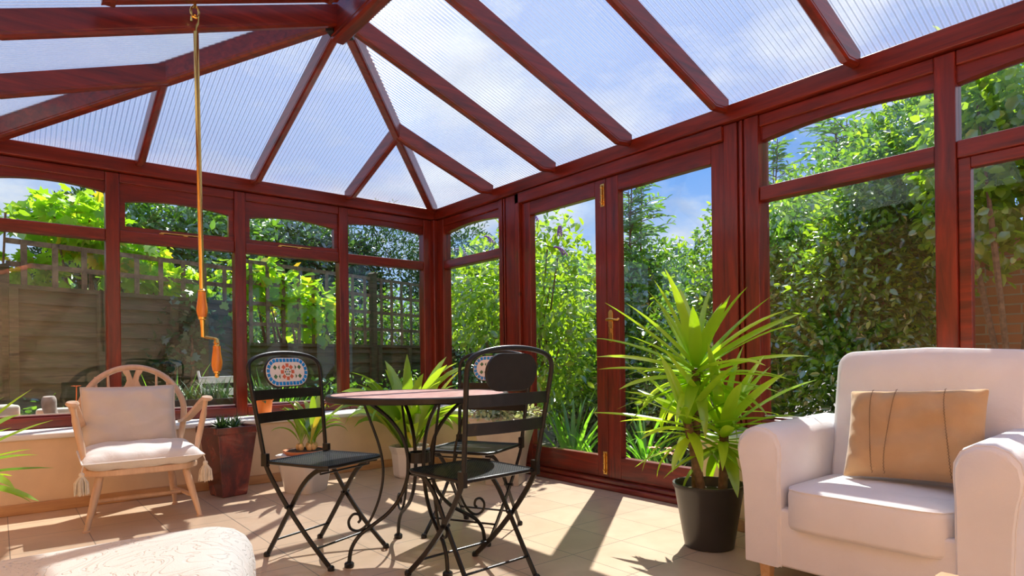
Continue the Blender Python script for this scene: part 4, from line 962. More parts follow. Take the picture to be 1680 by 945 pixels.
def ell_points(ells, n, depth=0.28, rough=0.10):
    """points in the outer shell of a union of ellipsoids (cx,cy,cz,rx,ry,rz)"""
    E_ = np.array(ells, float); wgt = E_[:, 3] * E_[:, 4] + E_[:, 4] * E_[:, 5] + E_[:, 3] * E_[:, 5]; wgt /= wgt.sum()
    P, D = [], []
    while sum(len(p) for p in P) < n:
        idx = rng.choice(len(E_), n, p=wgt); d = rng.normal(size=(n, 3)); d /= np.linalg.norm(d, axis=1, keepdims=True)
        r = 1 - depth * rng.random(n) ** 1.6 + rough * rng.normal(size=n) * .5
        p = E_[idx, :3] + d * E_[idx, 3:] * r[:, None]
        inside = np.zeros(n, bool)
        for e in E_: inside |= (((p - e[:3]) / (e[3:] * (1 - depth * 1.15))) ** 2).sum(1) < 1
        P.append(p[~inside]); D.append((d / E_[idx, 3:])[~inside])
    P = np.concatenate(P)[:n]; D = np.concatenate(D)[:n]; D /= np.linalg.norm(D, axis=1, keepdims=True)
    return P, D
def leaves_on(P, D, T, TF, size, droop=0.25, spread=0.9):
    n = len(P); yd = D + rng.normal(size=(n, 3)) * spread; yd[:, 2] -= droop
    nm_ = D * 0.6 + np.array([0, 0, 0.9]) + rng.normal(size=(n, 3)) * 0.55
    s_ = size * (0.6 + 0.8 * rng.random(n))
    return inst(T, TF, P, yd, nm_, s_)
def cat2(parts):
    V = []; F = []; o = 0
    for v, f in parts: V.append(v); F.append(f + o); o += len(v)
    return np.concatenate(V), np.concatenate(F)
def bush(name, label, cat, ells, n, size, mt, T=LEAF, TF=LEAF_F, group=None, stems=6, core=True, droop=.25, depth=.3, extra=None, ground=-0.12, height_cut=None):
    cx_, cy_ = np.mean([e[0] for e in ells]), np.mean([e[1] for e in ells])
    o = empty(name, (cx_, cy_, ground), 0, label, cat, group)
    P, D = ell_points(ells, n, depth)
    P = P[P[:, 2] > ground + .02]; D = D[:len(P)] if len(D) != len(P) else D
    n_ = min(len(P), len(D)); P, D = P[:n_], D[:n_]
    V, F = leaves_on(P, D, T, TF, size, droop)
    V -= np.array([cx_, cy_, ground])
    mesh_np('foliage', V, F, mt, o)
    if extra:
        mt2, n2, T2, TF2, s2 = extra; P, D = ell_points(ells, n2, depth * .5); P = P + D * size * .6
        V, F = leaves_on(P, D, T2, TF2, s2, droop); V -= np.array([cx_, cy_, ground]); f2 = mesh_np('young_foliage', V, F, mt2, o); f2['label'] = 'brighter young leaves'
    m_ = MB(); rs = random.Random(len(name) + n)
    for i in range(stems):
        e = ells[rs.randrange(len(ells))]; tx, ty, tz = e[0] + rs.uniform(-.5, .5) * e[3], e[1] + rs.uniform(-.5, .5) * e[4], e[2] + rs.uniform(0, .6) * e[5]
        bx, by = cx_ + rs.uniform(-.15, .15), cy_ + rs.uniform(-.15, .15)
        m_.tube(spline([(bx - cx_, by - cy_, 0), ((bx * .6 + tx * .4) - cx_ + rs.uniform(-.1, .1), (by * .6 + ty * .4) - cy_, (tz - ground) * .45), (tx - cx_, ty - cy_, tz - ground)], 5), [0.03] * 4 + [0.018] * 4 + [0.008] * 3, 6)
    m_.build('branch', 'bark', o, smooth=True)
    return o

def blade(base, az, el, L, wd, droop, n=8, fold=0.25, curve=1.5, prof='sword', twist=0.0):
    """returns verts, quads of one strap leaf with a folded midrib"""
    V = []; b_ = np.array(base, float); d = np.array([math.cos(az) * math.cos(el), math.sin(az) * math.cos(el), math.sin(el)])
    p = b_.copy(); e_ = el; side = np.array([-math.sin(az), math.cos(az), 0])
    for i in range(n + 1):
        t = i / n; e2 = el - droop * t ** curve
        d = np.array([math.cos(az) * math.cos(e2), math.sin(az) * math.cos(e2), math.sin(e2)])
        if i: p = p + d * L / n
        if prof == 'sword': w_ = wd * min(1, 0.55 + 2.2 * t) * (1 - t ** 3.2) ** .9
        elif prof == 'broad': w_ = wd * (0.12 + 0.88 * math.sin(PI * min(1, max(0, (t - .18) / .82)) ** .85) ** .9 if t > .18 else 0.12)
        else: w_ = wd * (1 - t) ** .6
        if i == n: w_ = wd * .02
        a = twist * t; sd = side * math.cos(a) + np.cross(d, side) * math.sin(a); up_ = np.cross(sd, d) * -1
        V += [p - sd * w_ / 2 - up_ * -fold * w_ / 2, p, p + sd * w_ / 2 - up_ * -fold * w_ / 2]
    F = []
    for i in range(n):
        a = 3 * i; F += [(a, a + 1, a + 4, a + 3), (a + 1, a + 2, a + 5, a + 4)]
    return np.array(V), np.array(F)
def blades(lst): return cat2([blade(*a, **k) for a, k in lst])

def pot_lathe(mb, prof, n=32, **k): mb.lathe(prof, n, **k)
# --- yucca
yx, yy = -0.625, -3.235
yc = empty('yucca_plant', (yx, yy, 0), 0, 'tall yucca with three stems of lime-green sword leaves in a black pot', 'potted plant')
m_ = MB(); pot_lathe(m_, [(0.100, 0), (0.107, 0.004), (0.150, .262), (0.158, .272), (0.158, .285), (0.148, .285), (0.138, .24), (0.001, .24)], 40); m_.build('pot', 'black_plastic', yc, smooth=True, label='black plastic pot')
m_ = MB(); m_.lathe([(0.138, .235), (0.13, .245), (0.001, .25)], 30); m_.build('soil', 'soil', yc, smooth=True)
heads = [((-.03, .045, .24), (-.035, .035, .80), .47, 46), ((.03, -.05, .24), (.055, -.045, .52), .43, 38), ((-.05, .0, .24), (-.085, .05, .57), .38, 28)]
lst = []; rs = random.Random(11)
m_ = MB()
for b0, h0, L0, cnt in heads:
    m_.tube(spline([b0, tuple((b0[i] + h0[i]) / 2 + rs.uniform(-.01, .01) for i in range(3)), h0], 6), 0.021, 10)
    for i in range(cnt):
        f_ = i / cnt; az = i * 2.39996 + rs.uniform(-.25, .25); el = R(80 - 112 * f_ ** 0.8) + rs.uniform(-.12, .12)
        z0 = h0[2] + .035 - .13 * f_
        t_ = (z0 - b0[2]) / (h0[2] - b0[2]); bx, by = b0[0] + (h0[0] - b0[0]) * t_, b0[1] + (h0[1] - b0[1]) * t_
        Lf = L0 * rs.uniform(.82, 1.12) * (0.62 + .45 * math.sin(PI * min(1, f_ + .12)))
        lst.append((((bx + .015 * math.cos(az), by + .015 * math.sin(az), z0), az, el, Lf, rs.uniform(.044, .060), rs.uniform(.10, .5) + 1.2 * max(0, f_ - .5) * rs.random() * 2), dict(n=8, fold=rs.uniform(.2, .5), twist=rs.uniform(-.5, .5))))
# long reaching leaves
for az, el, L_, z0, wd in ((R(-2), R(8), .62, .56, .034), (R(165), R(6), .45, .80, .022), (R(140), R(-2), .42, .70, .026), (R(-70), R(10), .50, .53, .034)):
    lst.append((((0.0, 0.0, z0), az, el, L_, wd, .35), dict(n=9, fold=.35)))
V, F = blades(lst); mesh_np('foliage', V, F, 'leaf_yucca', yc, smooth=True)
m_.build('trunk', 'bark', yc, smooth=True)

# --- aspidistra in white hexagonal pot
hx, hy = -0.76, -0.80
hp = empty('aspidistra_plant', (hx, hy, 0), 0, 'broad-leaved green plant in a white faceted pot behind the table', 'potted plant')
m_ = MB(); m_.lathe([(0.105, 0), (0.115, .02), (0.128, .17), (0.146, .215), (0.150, .225), (0.138, .228), (0.130, .20), (0.001, .195)], 8, poly_rot=PI / 8); m_.build('pot', 'white_ceramic', hp, bevel=0.004, label='white faceted ceramic pot')
lst = []; rs = random.Random(21)
for i in range(64):
    az = i * 2.4 + rs.uniform(-.3, .3); f_ = rs.random(); el = R(86 - 34 * f_); r0 = .055 * math.sqrt(rs.random())
    lst.append((((r0 * math.cos(az), r0 * math.sin(az), .20), az, el, rs.uniform(.46, .82) * (1 - .12 * f_), rs.uniform(.075, .11), rs.uniform(.5, 1.9) * (.4 + f_)), dict(n=10, prof='broad', fold=.3, curve=2.3, twist=rs.uniform(-.8, .8))))
V, F = blades(lst); mesh_np('foliage', V, F, 'leaf_aspidistra', hp, smooth=True)
m_ = MB(); m_.lathe([(0.13, .196), (0.12, .204), (0.001, .206)], 20); m_.build('soil', 'soil', hp)

# --- bulb plant in terracotta saucer on white pot
bx_0, by_0 = -1.535, -0.80
bp = empty('bulb_plant', (bx_0, by_0, 0), 0, 'leafy bulb plant in a terracotta dish on a white pot behind the left chair', 'potted plant')
def rsq(h, r, nn=10): 
    return [(sx * (h - r) + r * math.cos(a), sy * (h - r) + r * math.sin(a)) for sx, sy, a0 in ((1, 1, 0), (-1, 1, PI / 2), (-1, -1, PI), (1, -1, 3 * PI / 2)) for a in [a0 + PI / 2 * i / nn for i in range(nn + 1)]]
def loft(mb, secs, mi=0, cap=True, mx=None):
    k = len(secs[0][0]); vs = [(x, y, z) for pts, z in secs for x, y in pts]; fs = []
    for j in range(len(secs) - 1): fs += [(j * k + i, j * k + (i + 1) % k, (j + 1) * k + (i + 1) % k, (j + 1) * k + i) for i in range(k)]
    fs += [tuple(range(k - 1, -1, -1)), tuple((len(secs) - 1) * k + i for i in range(k))]
    mb.add(vs, fs, mi, mx)
m_ = MB(); loft(m_, [(rsq(.100, .04), 0), (rsq(.106, .042), .008), (rsq(.142, .055), .225), (rsq(.150, .058), .238), (rsq(.150, .058), .246), (rsq(.140, .05), .249), (rsq(.12, .04), .235)]); m_.build('pot', 'white_ceramic', bp, smooth=True, label='white tapered ceramic pot', rot=(0, 0, R(30)))
m_ = MB(); m_.lathe([(0.09, .236), (0.115, .238), (0.140, .262), (0.144, .272), (0.134, .273), (0.122, .262), (0.001, .262)], 32); m_.build('dish', 'terracotta', bp, smooth=True, label='terracotta dish')
m_ = MB(); m_.lathe([(0.13, .262), (0.10, .276), (0.001, .284)], 24); m_.build('soil', 'soil', bp, smooth=True)
m_ = MB(); rs = random.Random(5); bl = []
for i in range(9):
    a = rs.uniform(0, 6.28); r0 = rs.uniform(.01, .085); x, y = r0 * math.cos(a), r0 * math.sin(a); bl.append((x, y)); m_ = MB(); m_.blob((x, y, .295), (.019, .019, .026), 6); m_.build('bulb', 'bulb_skin', bp, smooth=True)
lst = []
for x, y in bl[:7]:
    for j in range(4):
        az = rs.uniform(0, 6.28); lst.append((((x, y, .30), az, R(rs.uniform(55, 84)), rs.uniform(.24, .42), rs.uniform(.042, .062), rs.uniform(.3, 2.0)), dict(n=9, prof='broad', fold=.35, curve=2.0)))
V, F = blades(lst); mesh_np('foliage', V, F, 'leaf_aspidistra', bp, smooth=True)

# --- tall dark planter
dx, dy = -1.955, -0.575
dp = empty('square_planter', (dx, dy, 0), 0, 'tall tapered maroon-brown planter with a spiky succulent beside the beech armchair', 'potted plant')
def sq(h): return [(-h, -h), (h, -h), (h, h), (-h, h)]
m_ = MB(); loft(m_, [(sq(.078), 0), (sq(.082), .01), (sq(.125), .395), (sq(.126), .40), (sq(.142), .405), (sq(.142), .445), (sq(.128), .445), (sq(.125), .42)]); m_.build('pot', 'bronze_glaze', dp, bevel=0.003, rot=(0, 0, R(12)))
m_ = MB(); loft(m_, [(sq(.120), .422), (sq(.118), .430)]); m_.build('soil', 'soil', dp, rot=(0, 0, R(12)))
lst = []; rs = random.Random(8)
for c in range(6):
    cx2, cy2 = rs.uniform(-.07, .07), rs.uniform(-.07, .07)
    for i in range(26):
        az = i * 2.4; f_ = i / 26; lst.append((((cx2, cy2, .43), az, R(85 - 75 * f_), rs.uniform(.06, .095), .014, -.15), dict(n=4, prof='spike', fold=.5)))
V, F = blades(lst); mesh_np('foliage', V, F, 'leaf_succulent', dp, smooth=True)

# --- orange pot on the sill
opx, opy = -1.60, -0.17
op = empty('small_potted_plant', (opx, opy, ZS), 0, 'small bushy plant in a bright orange pot on the window sill', 'potted plant')
m_ = MB(); m_.lathe([(0.046, 0), (0.050, .004), (0.062, .115), (0.068, .117), (0.068, .140), (0.062, .140), (0.058, .12), (0.001, .12)], 32); m_.build('pot', 'orange_pot', op, smooth=True)
P, D = ell_points([(0, 0, .165, .085, .085, .05)], 420, .7); V, F = leaves_on(P, D, LEAF, LEAF_F, .03, .1); mesh_np('foliage', V, F, 'leaf_succulent', op)

# --- big grey flared planter with trailing silver foliage
gx, gy = -0.385, -1.47
gp = empty('flared_planter', (gx, gy, 0), 0, 'large square grey planter with concave sides and trailing silver foliage by the doors', 'potted plant')
secs = []
for i in range(13):
    t = i / 12; secs.append((sq(.115 + .085 * t ** 2.0), .435 * t))
secs += [(sq(.205), .44), (sq(.205), .462), (sq(.19), .462), (sq(.18), .44)]
m_ = MB(); loft(m_, secs); m_.build('pot', 'grey_planter', gp, bevel=0.003, rot=(0, 0, R(38)))
m_ = MB(); loft(m_, [(sq(.176), .44), (sq(.17), .452)]); m_.build('soil', 'soil', gp, rot=(0, 0, R(38)))
P, D = ell_points([(0, 0, .49, .24, .24, .07), (.08, .1, .50, .2, .2, .08), (-.1, -.1, .48, .18, .18, .07)], 1500, .8); P[:, 2] = np.maximum(P[:, 2], .455)
V, F = leaves_on(P, D, LEAF, LEAF_F, .034, .1); mesh_np('foliage', V, F, 'leaf_silver', gp)
m_ = MB(); rs = random.Random(4)
for i in range(16):
    a = rs.uniform(0, 6.28); m_.tube(spline([(0.03 * math.cos(a), .03 * math.sin(a), .45), (.14 * math.cos(a), .14 * math.sin(a), .50 + rs.uniform(-.01, .02)), (.25 * math.cos(a + .2), .25 * math.sin(a + .2), .485 + rs.uniform(-.03, .03)), (.30 * math.cos(a + .3), .30 * math.sin(a + .3), .47)], 4), .003, 5)
m_.build('stems', 'stem', gp, smooth=True)

# --- broad leaved plant at the left edge
lx_, ly_ = -3.27, -1.75
lp = empty('strap_leaf_plant', (lx_, ly_, 0), 0, 'yellow-edged strap-leaf plant cut off by the left edge of the photo', 'potted plant')
m_ = MB(); m_.lathe([(0.09, 0), (0.13, .26), (0.138, .27), (0.125, .27), (0.12, .25), (0.001, .25)], 28); m_.build('pot', 'black_plastic', lp, smooth=True)
m_ = MB(); m_.tube([(0, 0, .24), (0.01, 0, .50)], .02, 8); m_.build('trunk', 'bark', lp, smooth=True)
lst = []; rs = random.Random(31)
for i in range(44):
    f_ = i / 44; az = i * 2.4; lst.append((((0.01, 0, .50 - .09 * f_), az, R(80 - 95 * f_), rs.uniform(.28, .42), rs.uniform(.048, .066), rs.uniform(.1, .6)), dict(n=7, prof='broad', fold=.25, curve=1.5)))
V, F = blades(lst); mesh_np('foliage', V, F, 'leaf_aspidistra', lp, smooth=True)

# ------------------------------------------------------------------ garden
GZ = -0.12
MB().box((-16, -16, GZ - .1), (26, 26, GZ)).build('terrain', 'patio', kind=S)
FU = Vector((0.95, 0.31, 0)).normalized(); FN = Vector((-FU.y, FU.x, 0)); F0 = Vector((-3.1, 1.5, 0))
def fpt(s_, d=0.0, z=0.0): return F0 + FU * s_ + FN * d + Vector((0, 0, z))
FM = Matrix(((FU.x, FN.x, 0, F0.x), (FU.y, FN.y, 0, F0.y), (0, 0, 1, 0), (0, 0, 0, 1)))
frz = math.atan2(FU.y, FU.x)
def fence_panel(s0, s1, zb, zt, lab, rows_, sp, seed):
    rs = random.Random(seed); o = empty('garden_fence', tuple(fpt((s0 + s1) / 2, 0, GZ)), frz, lab, 'fence', 'weathered fence panels with trellis tops'); hw = (s1 - s0) / 2
    m_ = MB(); z = GZ + .05; i = 0
    while z < zb - .02:
        h = min(.155, zb - z + .02); d_ = 0.0; n = 14
        lo = [(-hw + 2 * hw * k / n, z - GZ - .012 + rs.uniform(-.006, .006)) for k in range(n + 1)]
        for k in range(n):
            a, b = lo[k], lo[k + 1]
            m_.add([(a[0], -.040, a[1]), (b[0], -.040, b[1]), (b[0], -.004, z - GZ + h), (a[0], -.004, z - GZ + h), (a[0], -.008, a[1]), (b[0], -.008, b[1]), (b[0], .004, z - GZ + h), (a[0], .004, z - GZ + h)],
                   [(0, 1, 2, 3), (7, 6, 5, 4), (0, 4, 5, 1), (3, 2, 6, 7)])
        z += .13; i += 1
    m_.build('boards', 'fence_wood', o)
    n = max(2, round(2 * hw / .7)); 
    for k in range(n + 1):
        x = -hw + .025 + (2 * hw - .05) * k / n; m_ = MB(); m_.box((x - .03, -.075, .02), (x + .03, -.035, zb - GZ)); m_.build('batten', 'fence_wood', o)
    m_ = MB(); m_.box((-hw, -.05, zb - GZ), (hw, .02, zb - GZ + .035)); m_.build('capping_rail', 'fence_wood', o)
    m_ = MB(); z0, z1 = zb - GZ + .035, zt - GZ
    k = int((2 * hw) / sp)
    for i in range(k + 1):
        x = -hw + sp * .5 + i * (2 * hw - sp) / max(1, k); m_.box((x - .021, -.02, z0), (x + .021, -.008, z1))
    for j in range(rows_):
        z = z0 + (z1 - z0) * (j + 1) / rows_ - .018; m_.box((-hw, -.008, z - .021), (hw, .004, z + .021))
    m_.build('trellis', 'trellis_wood', o)
    return o
fence_panel(-2.05, 0.0, 1.46, 1.86, 'weathered wooden fence panel furthest left, only its right end in view', 2, .23, 1)
fence_panel(0.06, 2.04, 1.46, 1.86, 'weathered wooden fence panel behind the beech armchair with two rows of trellis', 2, .23, 2)
fence_panel(2.12, 4.02, 1.03, 1.96, 'weathered wooden fence panel with tall trellis behind the left bistro chair', 4, .225, 3)
fence_panel(4.10, 5.9, 1.03, 1.96, 'weathered wooden fence panel with tall trellis beside the corner post of the room', 4, .225, 4)
fence_panel(5.98, 7.8, 1.03, 1.96, 'weathered wooden fence panel furthest right behind the garden shrubs', 4, .225, 5)
pl_ = ['left of the winding pole', 'right of the winding pole behind the third window', 'behind the corner window', 'right of the room corner', 'behind the purple-flowered shrub']
for i, s_ in enumerate((0.03, 2.08, 4.06, 5.94, 7.84)):
    p = fpt(s_, 0, GZ); m_ = MB(); m_.box((-.035, -.05, 0), (.035, .03, (1.62 if i == 0 else 2.0) - GZ)); m_.prism([(-.045, (1.62 if i == 0 else 2.0) - GZ), (.045, (1.62 if i == 0 else 2.0) - GZ), (0, (1.62 if i == 0 else 2.0) - GZ + .03)], 1, -.06, .04)
    o = m_.build('fence_post', 'fence_wood', None, loc=tuple(p), rot=(0, 0, frz)); prop(o, 'weathered square fence post ' + pl_[i], 'post', 'fence posts')

def eF(s_, d, z, rs_, rd, rz_):   # ellipsoid placed along the fence
    p = fpt(s_, d); return (p.x, p.y, z, rs_, rd, rz_)
# vine on the fence
bush('grape_vine', 'bright green lobed-leaf vine climbing over the fence top left of the winding pole', 'vine',
     [eF(.62, .25, 2.14, .42, .3, .24), eF(.95, .3, 1.95, .5, .25, .2), eF(.25, .2, 1.62, .35, .12, .16), eF(1.3, .15, 1.66, .55, .12, .14)], 1000, .115, 'leaf_vine', LOBED, LOBED_F, stems=5, droop=.6, depth=.6)
bush('ivy_vine', 'green vine with broad leaves woven through the tall trellis behind the left bistro chair', 'vine',
     [eF(2.75, .05, 1.62, .5, .13, .30), eF(3.15, .0, 1.42, .4, .12, .32), eF(2.35, .12, 1.85, .4, .15, .2)], 560, .12, 'leaf_vine', ROUND, LEAF_F, stems=5, droop=.5, depth=.7)
bush('ivy', 'dark green ivy creeping up the fence boards right of the winding pole', 'vine', [eF(1.55, -.10, 1.25, .33, .07, .30), eF(1.35, -.1, .95, .3, .08, .2)], 260, .075, 'leaf_ivy', LOBED, LOBED_F, stems=3, droop=.6, depth=.8)
bush('rose_shoot', 'thin rose shoot with oval leaves against the sky at the left edge', 'shrub', [eF(.02, .1, 2.02, .2, .15, .10)], 40, .085, 'leaf_lime', ROUND, LEAF_F, stems=3, droop=.1, depth=.9)
# trees and shrubs beyond the back fence
TG = 'trees beyond the back fence'
bush('conifer', 'small dark conifer rising over the vine in the first window', 'tree', [(-2.15, 4.4, 1.6, .75, .7, 1.15), (-2.2, 4.4, 2.5, .42, .42, .45)], 12000, .10, 'leaf_conifer', NARROW, LEAF_F, TG, depth=.5)
bush('garden_tree', 'green leafy tree beyond the fence behind the second window', 'tree', [(-.9, 5.2, 1.8, 1.1, .9, 1.6), (-.3, 5.4, 2.3, .9, .8, 1.1), (-1.7, 5.0, 1.8, .6, .6, 1.5)], 15000, .115, 'leaf_laurel', LEAF, LEAF_F, TG, depth=.45)
bush('garden_tree', 'darker leafy tree beyond the fence behind the third window', 'tree', [(.9, 5.6, 1.8, 1.1, .9, 1.55), (1.5, 5.9, 1.9, 1.0, .9, 1.35)], 15000, .115, 'leaf_deep', LEAF, LEAF_F, TG, depth=.45)
bush('conifer', 'dense dark conifer beyond the fence behind the corner window', 'tree', [(2.7, 5.9, 1.9, 1.2, .9, 1.85), (4.2, 5.6, 1.9, 1.2, .9, 1.75)], 17000, .11, 'leaf_conifer', NARROW, LEAF_F, TG, depth=.45)
bush('garden_tree', 'leafy tree beyond the right end of the fence', 'tree', [(5.4, 4.6, 1.5, 1.3, 1.0, 1.6), (6.2, 3.4, 1.5, 1.2, 1.1, 1.5)], 14000, .12, 'leaf_laurel', LEAF, LEAF_F, TG, depth=.45)
bush('back_hedge', 'mid green hedge directly behind the trellis of the back fence', 'hedge', [eF(q, .85, .9, .75, .42, 1.12) for q in (2.4, 3.4, 4.4, 5.4, 6.4, 7.4)], 16000, .075, 'leaf_laurel', LEAF, LEAF_F, depth=.5, stems=8)
bush('back_hedge', 'lower hedge behind the two left-hand fence panels', 'hedge', [eF(q, .8, .8, .7, .4, .95) for q in (-1.0, 0.0, 1.0, 1.8)], 5000, .08, 'leaf_laurel', LEAF, LEAF_F, depth=.5, stems=5)
# right-hand garden
bud = bush('buddleia', 'tall lime-leaved shrub with purple flower spikes outside the left door', 'shrub',
     [(1.15, .55, 1.55, .55, .75, .72), (1.05, -.45, 1.55, .42, .45, .75), (1.5, 1.4, 1.6, .6, .6, .65), (1.25, -.2, .85, .55, .6, .7)], 5200, .085, 'leaf_lime', LEAF, LEAF_F, stems=12, depth=.6, droop=.35)
bo = Vector(bud.location); rs = random.Random(6)
for i, (x, y, z) in enumerate(((.75, -.55, 2.12), (.80, -.80, 1.95), (1.0, -.1, 2.2), (.85, .25, 2.05), (.72, -.95, 1.75), (.9, .8, 2.0))):
    m_ = MB(); dx2, dy2 = rs.uniform(-.12, .02), rs.uniform(-.12, .12)
    for k in range(60):
        t_ = k / 60; a = k * 2.4; r0 = .022 * (1 - t_ * .75); px, py, pz = x + dx2 * t_ + r0 * math.cos(a), y + dy2 * t_ + r0 * math.sin(a), z + .17 * t_ - .1 * t_ * t_
        m_.blob((px, py, pz), (.008, .008, .008), 3)
    m_.v = [tuple(Vector(p) - bo) for p in m_.v]; m_.build('flower_spike', 'purple_petal', bud)
HG = 'shrubs of the garden hedge'
bush('laurel_shrub', 'dense glossy hedge shrub seen through the right-hand door', 'shrub', [(2.0, -.35, .45, .6, .7, .65), (2.5, .1, .9, .65, .8, .85), (3.1, -.1, 1.25, .7, .9, 1.0), (3.7, .5, 1.35, .8, .9, 1.1), (3.4, 1.3, 1.2, .8, .8, 1.0)], 20000, .075, 'leaf_laurel', LEAF, LEAF_F, HG, depth=.6, extra=('leaf_lime', 3000, LEAF, LEAF_F, .07))
bush('laurel_shrub', 'tall glossy hedge shrub filling the large window left of the armchair back', 'shrub', [(1.75, -1.7, .35, .5, .65, .65), (2.2, -1.5, .9, .6, .75, .85), (2.7, -1.9, 1.4, .6, .85, .95), (3.3, -1.3, 1.6, .7, .85, 1.05), (3.6, -2.1, 1.9, .7, .85, 1.1)], 24000, .07, 'leaf_laurel', LEAF, LEAF_F, HG, depth=.6, extra=('leaf_lime', 5500, LEAF, LEAF_F, .062))
bush('laurel_shrub', 'hedge shrub with yellow-green top above the armchair back', 'shrub', [(2.05, -2.75, .9, .45, .5, .95), (2.35, -2.9, 1.6, .5, .5, .95), (2.75, -3.0, 2.15, .5, .6, .85)], 15000, .065, 'leaf_laurel', LEAF, LEAF_F, HG, depth=.6, extra=('leaf_lime', 5000, LEAF, LEAF_F, .06))
bush('climbing_plant', 'bright broad-leaved climber hanging over the brick wall at the right edge', 'shrub', [(1.9, -3.62, 2.05, .35, .35, .75), (2.2, -4.1, 1.9, .4, .45, .55), (1.75, -3.9, 2.4, .4, .4, .4)], 5200, .07, 'leaf_lime', ROUND, LEAF_F, depth=.7, stems=7, droop=.5)
bush('laurel_shrub', 'dark hedge shrub behind the shrub with purple flowers', 'shrub', [(3.2, 2.0, 1.0, .9, .9, 1.25), (2.6, 2.6, .9, .8, .7, 1.1)], 8000, .075, 'leaf_deep', LEAF, LEAF_F, HG, depth=.45)
bush('fern_clump', 'low dark green ground plants under the hedge by the doors', 'shrub', [(1.75, -.6, .05, .5, .7, .38), (1.6, -1.9, .0, .45, .8, .40), (1.5, -3.0, .05, .45, .7, .4)], 5200, .075, 'leaf_deep', LEAF, LEAF_F, depth=.7, stems=3)

def airy_tree(name, label, x, y, h, trunks, n_tw, lsz, mt, spread, T=NARROW, z0=0.9, group=None):
    o = empty(name, (x, y, GZ), 0, label, 'tree', group); rs = random.Random(int(x * 100) + n_tw); m_ = MB(); P = []; Yd = []
    for k in range(trunks):
        bx, by = rs.uniform(-.25, .25) * spread, rs.uniform(-.25, .25) * spread; tx, ty = bx + rs.uniform(-.3, .3) * spread, by + rs.uniform(-.3, .3) * spread
        H = h * rs.uniform(.86, 1.0); tr_ = MB(); tr_.tube(spline([(bx, by, 0), ((bx + tx) / 2 + rs.uniform(-.05, .05), (by + ty) / 2, H * .5), (tx, ty, H)], 6), [.026 - .0018 * j for j in range(13)], 6); tr_.build('trunk', 'bark', o, smooth=True)
        for j in range(n_tw):
            t_ = z0 / h + (1 - z0 / h) * rs.random(); a = rs.uniform(0, 6.28); L_ = (.25 + .75 * rs.random()) * spread * (1.15 - .7 * t_)
            p0 = Vector((bx + (tx - bx) * t_, by + (ty - by) * t_, H * t_)); dr = Vector((math.cos(a), math.sin(a), rs.uniform(.1, .8))).normalized()
            p2 = p0 + dr * L_ + Vector((0, 0, -.12 * L_)); p1 = (p0 + p2) / 2 + Vector((0, 0, .08 * L_)); m_.tube([p0, p1, p2], [.006, .004, .002], 4)
            nl = int(L_ / (lsz * .42)) + 2
            for q in range(nl):
                u = .15 + .85 * q / nl; pp = p0 * (1 - u) ** 2 + p1 * 2 * u * (1 - u) + p2 * u * u; s_ = 1 if q % 2 else -1
                sd = dr.cross(Vector((0, 0, 1))).normalized() * s_; P.append(pp); Yd.append(dr * .6 + sd * .9 + Vector((0, 0, rs.uniform(-.5, .2))))
    m_.build('branch', 'bark', o)
    P = np.array([tuple(p) for p in P]); Yd = np.array([tuple(p) for p in Yd]); n = len(P); nm_ = np.array([0, 0, 1.0]) + rng.normal(size=(n, 3)) * .5
    V, F = inst(T, LEAF_F, P, Yd, nm_, lsz * (.7 + .6 * rng.random(n))); mesh_np('foliage', V, F, mt, o); return o
AG = 'airy young trees above the hedge'
airy_tree('young_tree', 'thin airy tree against the clouds in the right-hand door', 3.25, .3, 3.5, 3, 60, .13, 'leaf_laurel', .85, group=AG)
airy_tree('young_tree', 'feathery tree against blue sky in the middle of the large upper pane', 5.3, -1.5, 4.5, 4, 90, .15, 'leaf_laurel', 1.15, z0=1.4, group=AG)
airy_tree('young_tree', 'feathery tree at the left side of the large upper pane', 5.3, -.3, 4.0, 2, 60, .14, 'leaf_laurel', .85, z0=1.6, group=AG)
airy_tree('young_tree', 'feathery tree at the right side of the large upper pane', 4.4, -2.6, 4.25, 3, 80, .13, 'leaf_lime', .9, z0=1.6, group=AG)

# garden wall of brick
MB().box((2.95, -8.0, 0), (3.17, -2.7, 1.9)).build('brick_wall', 'brick', None, label='red brick garden wall behind the climber at the right', loc=(0, 0, GZ))
bpy.data.objects['brick_wall']['category'] = 'wall'
# flower clumps outside the doors
def clump(name, label, x, y, n, L0, wd, seed, mt='grass_blade', z=GZ, cat='plant', sp=.06, dr=.9):
    rs = random.Random(seed); o = empty(name, (x, y, z), 0, label, cat); lst = []
    for i in range(n):
        az = rs.uniform(0, 6.28); r0 = sp * rs.random(); lst.append((((r0 * math.cos(az), r0 * math.sin(az), 0), az, R(rs.uniform(60, 88)), L0 * rs.uniform(.6, 1.1), wd * rs.uniform(.7, 1.2), rs.uniform(.2, 1.0) * dr), dict(n=7, fold=.4)))
    V, F = blades(lst); mesh_np('foliage', V, F, mt, o, smooth=True); return o
clump('lily_plant', 'upright bright green strap leaves outside the left door', .62, -1.12, 34, .72, .035, 1)
clump('lily_plant', 'small clump of arching strap leaves by the middle of the doors', .62, -1.42, 20, .45, .032, 2, dr=1.4)
clump('lily_plant', 'arching strap leaves outside the right-hand door, left of the orange flowers', .95, -1.62, 44, .62, .03, 3, dr=1.6)
cl = clump('orange_lily', 'low lily with orange-red flowers outside the right-hand door', .72, -2.02, 26, .34, .026, 4, dr=1.7)
rs = random.Random(2)
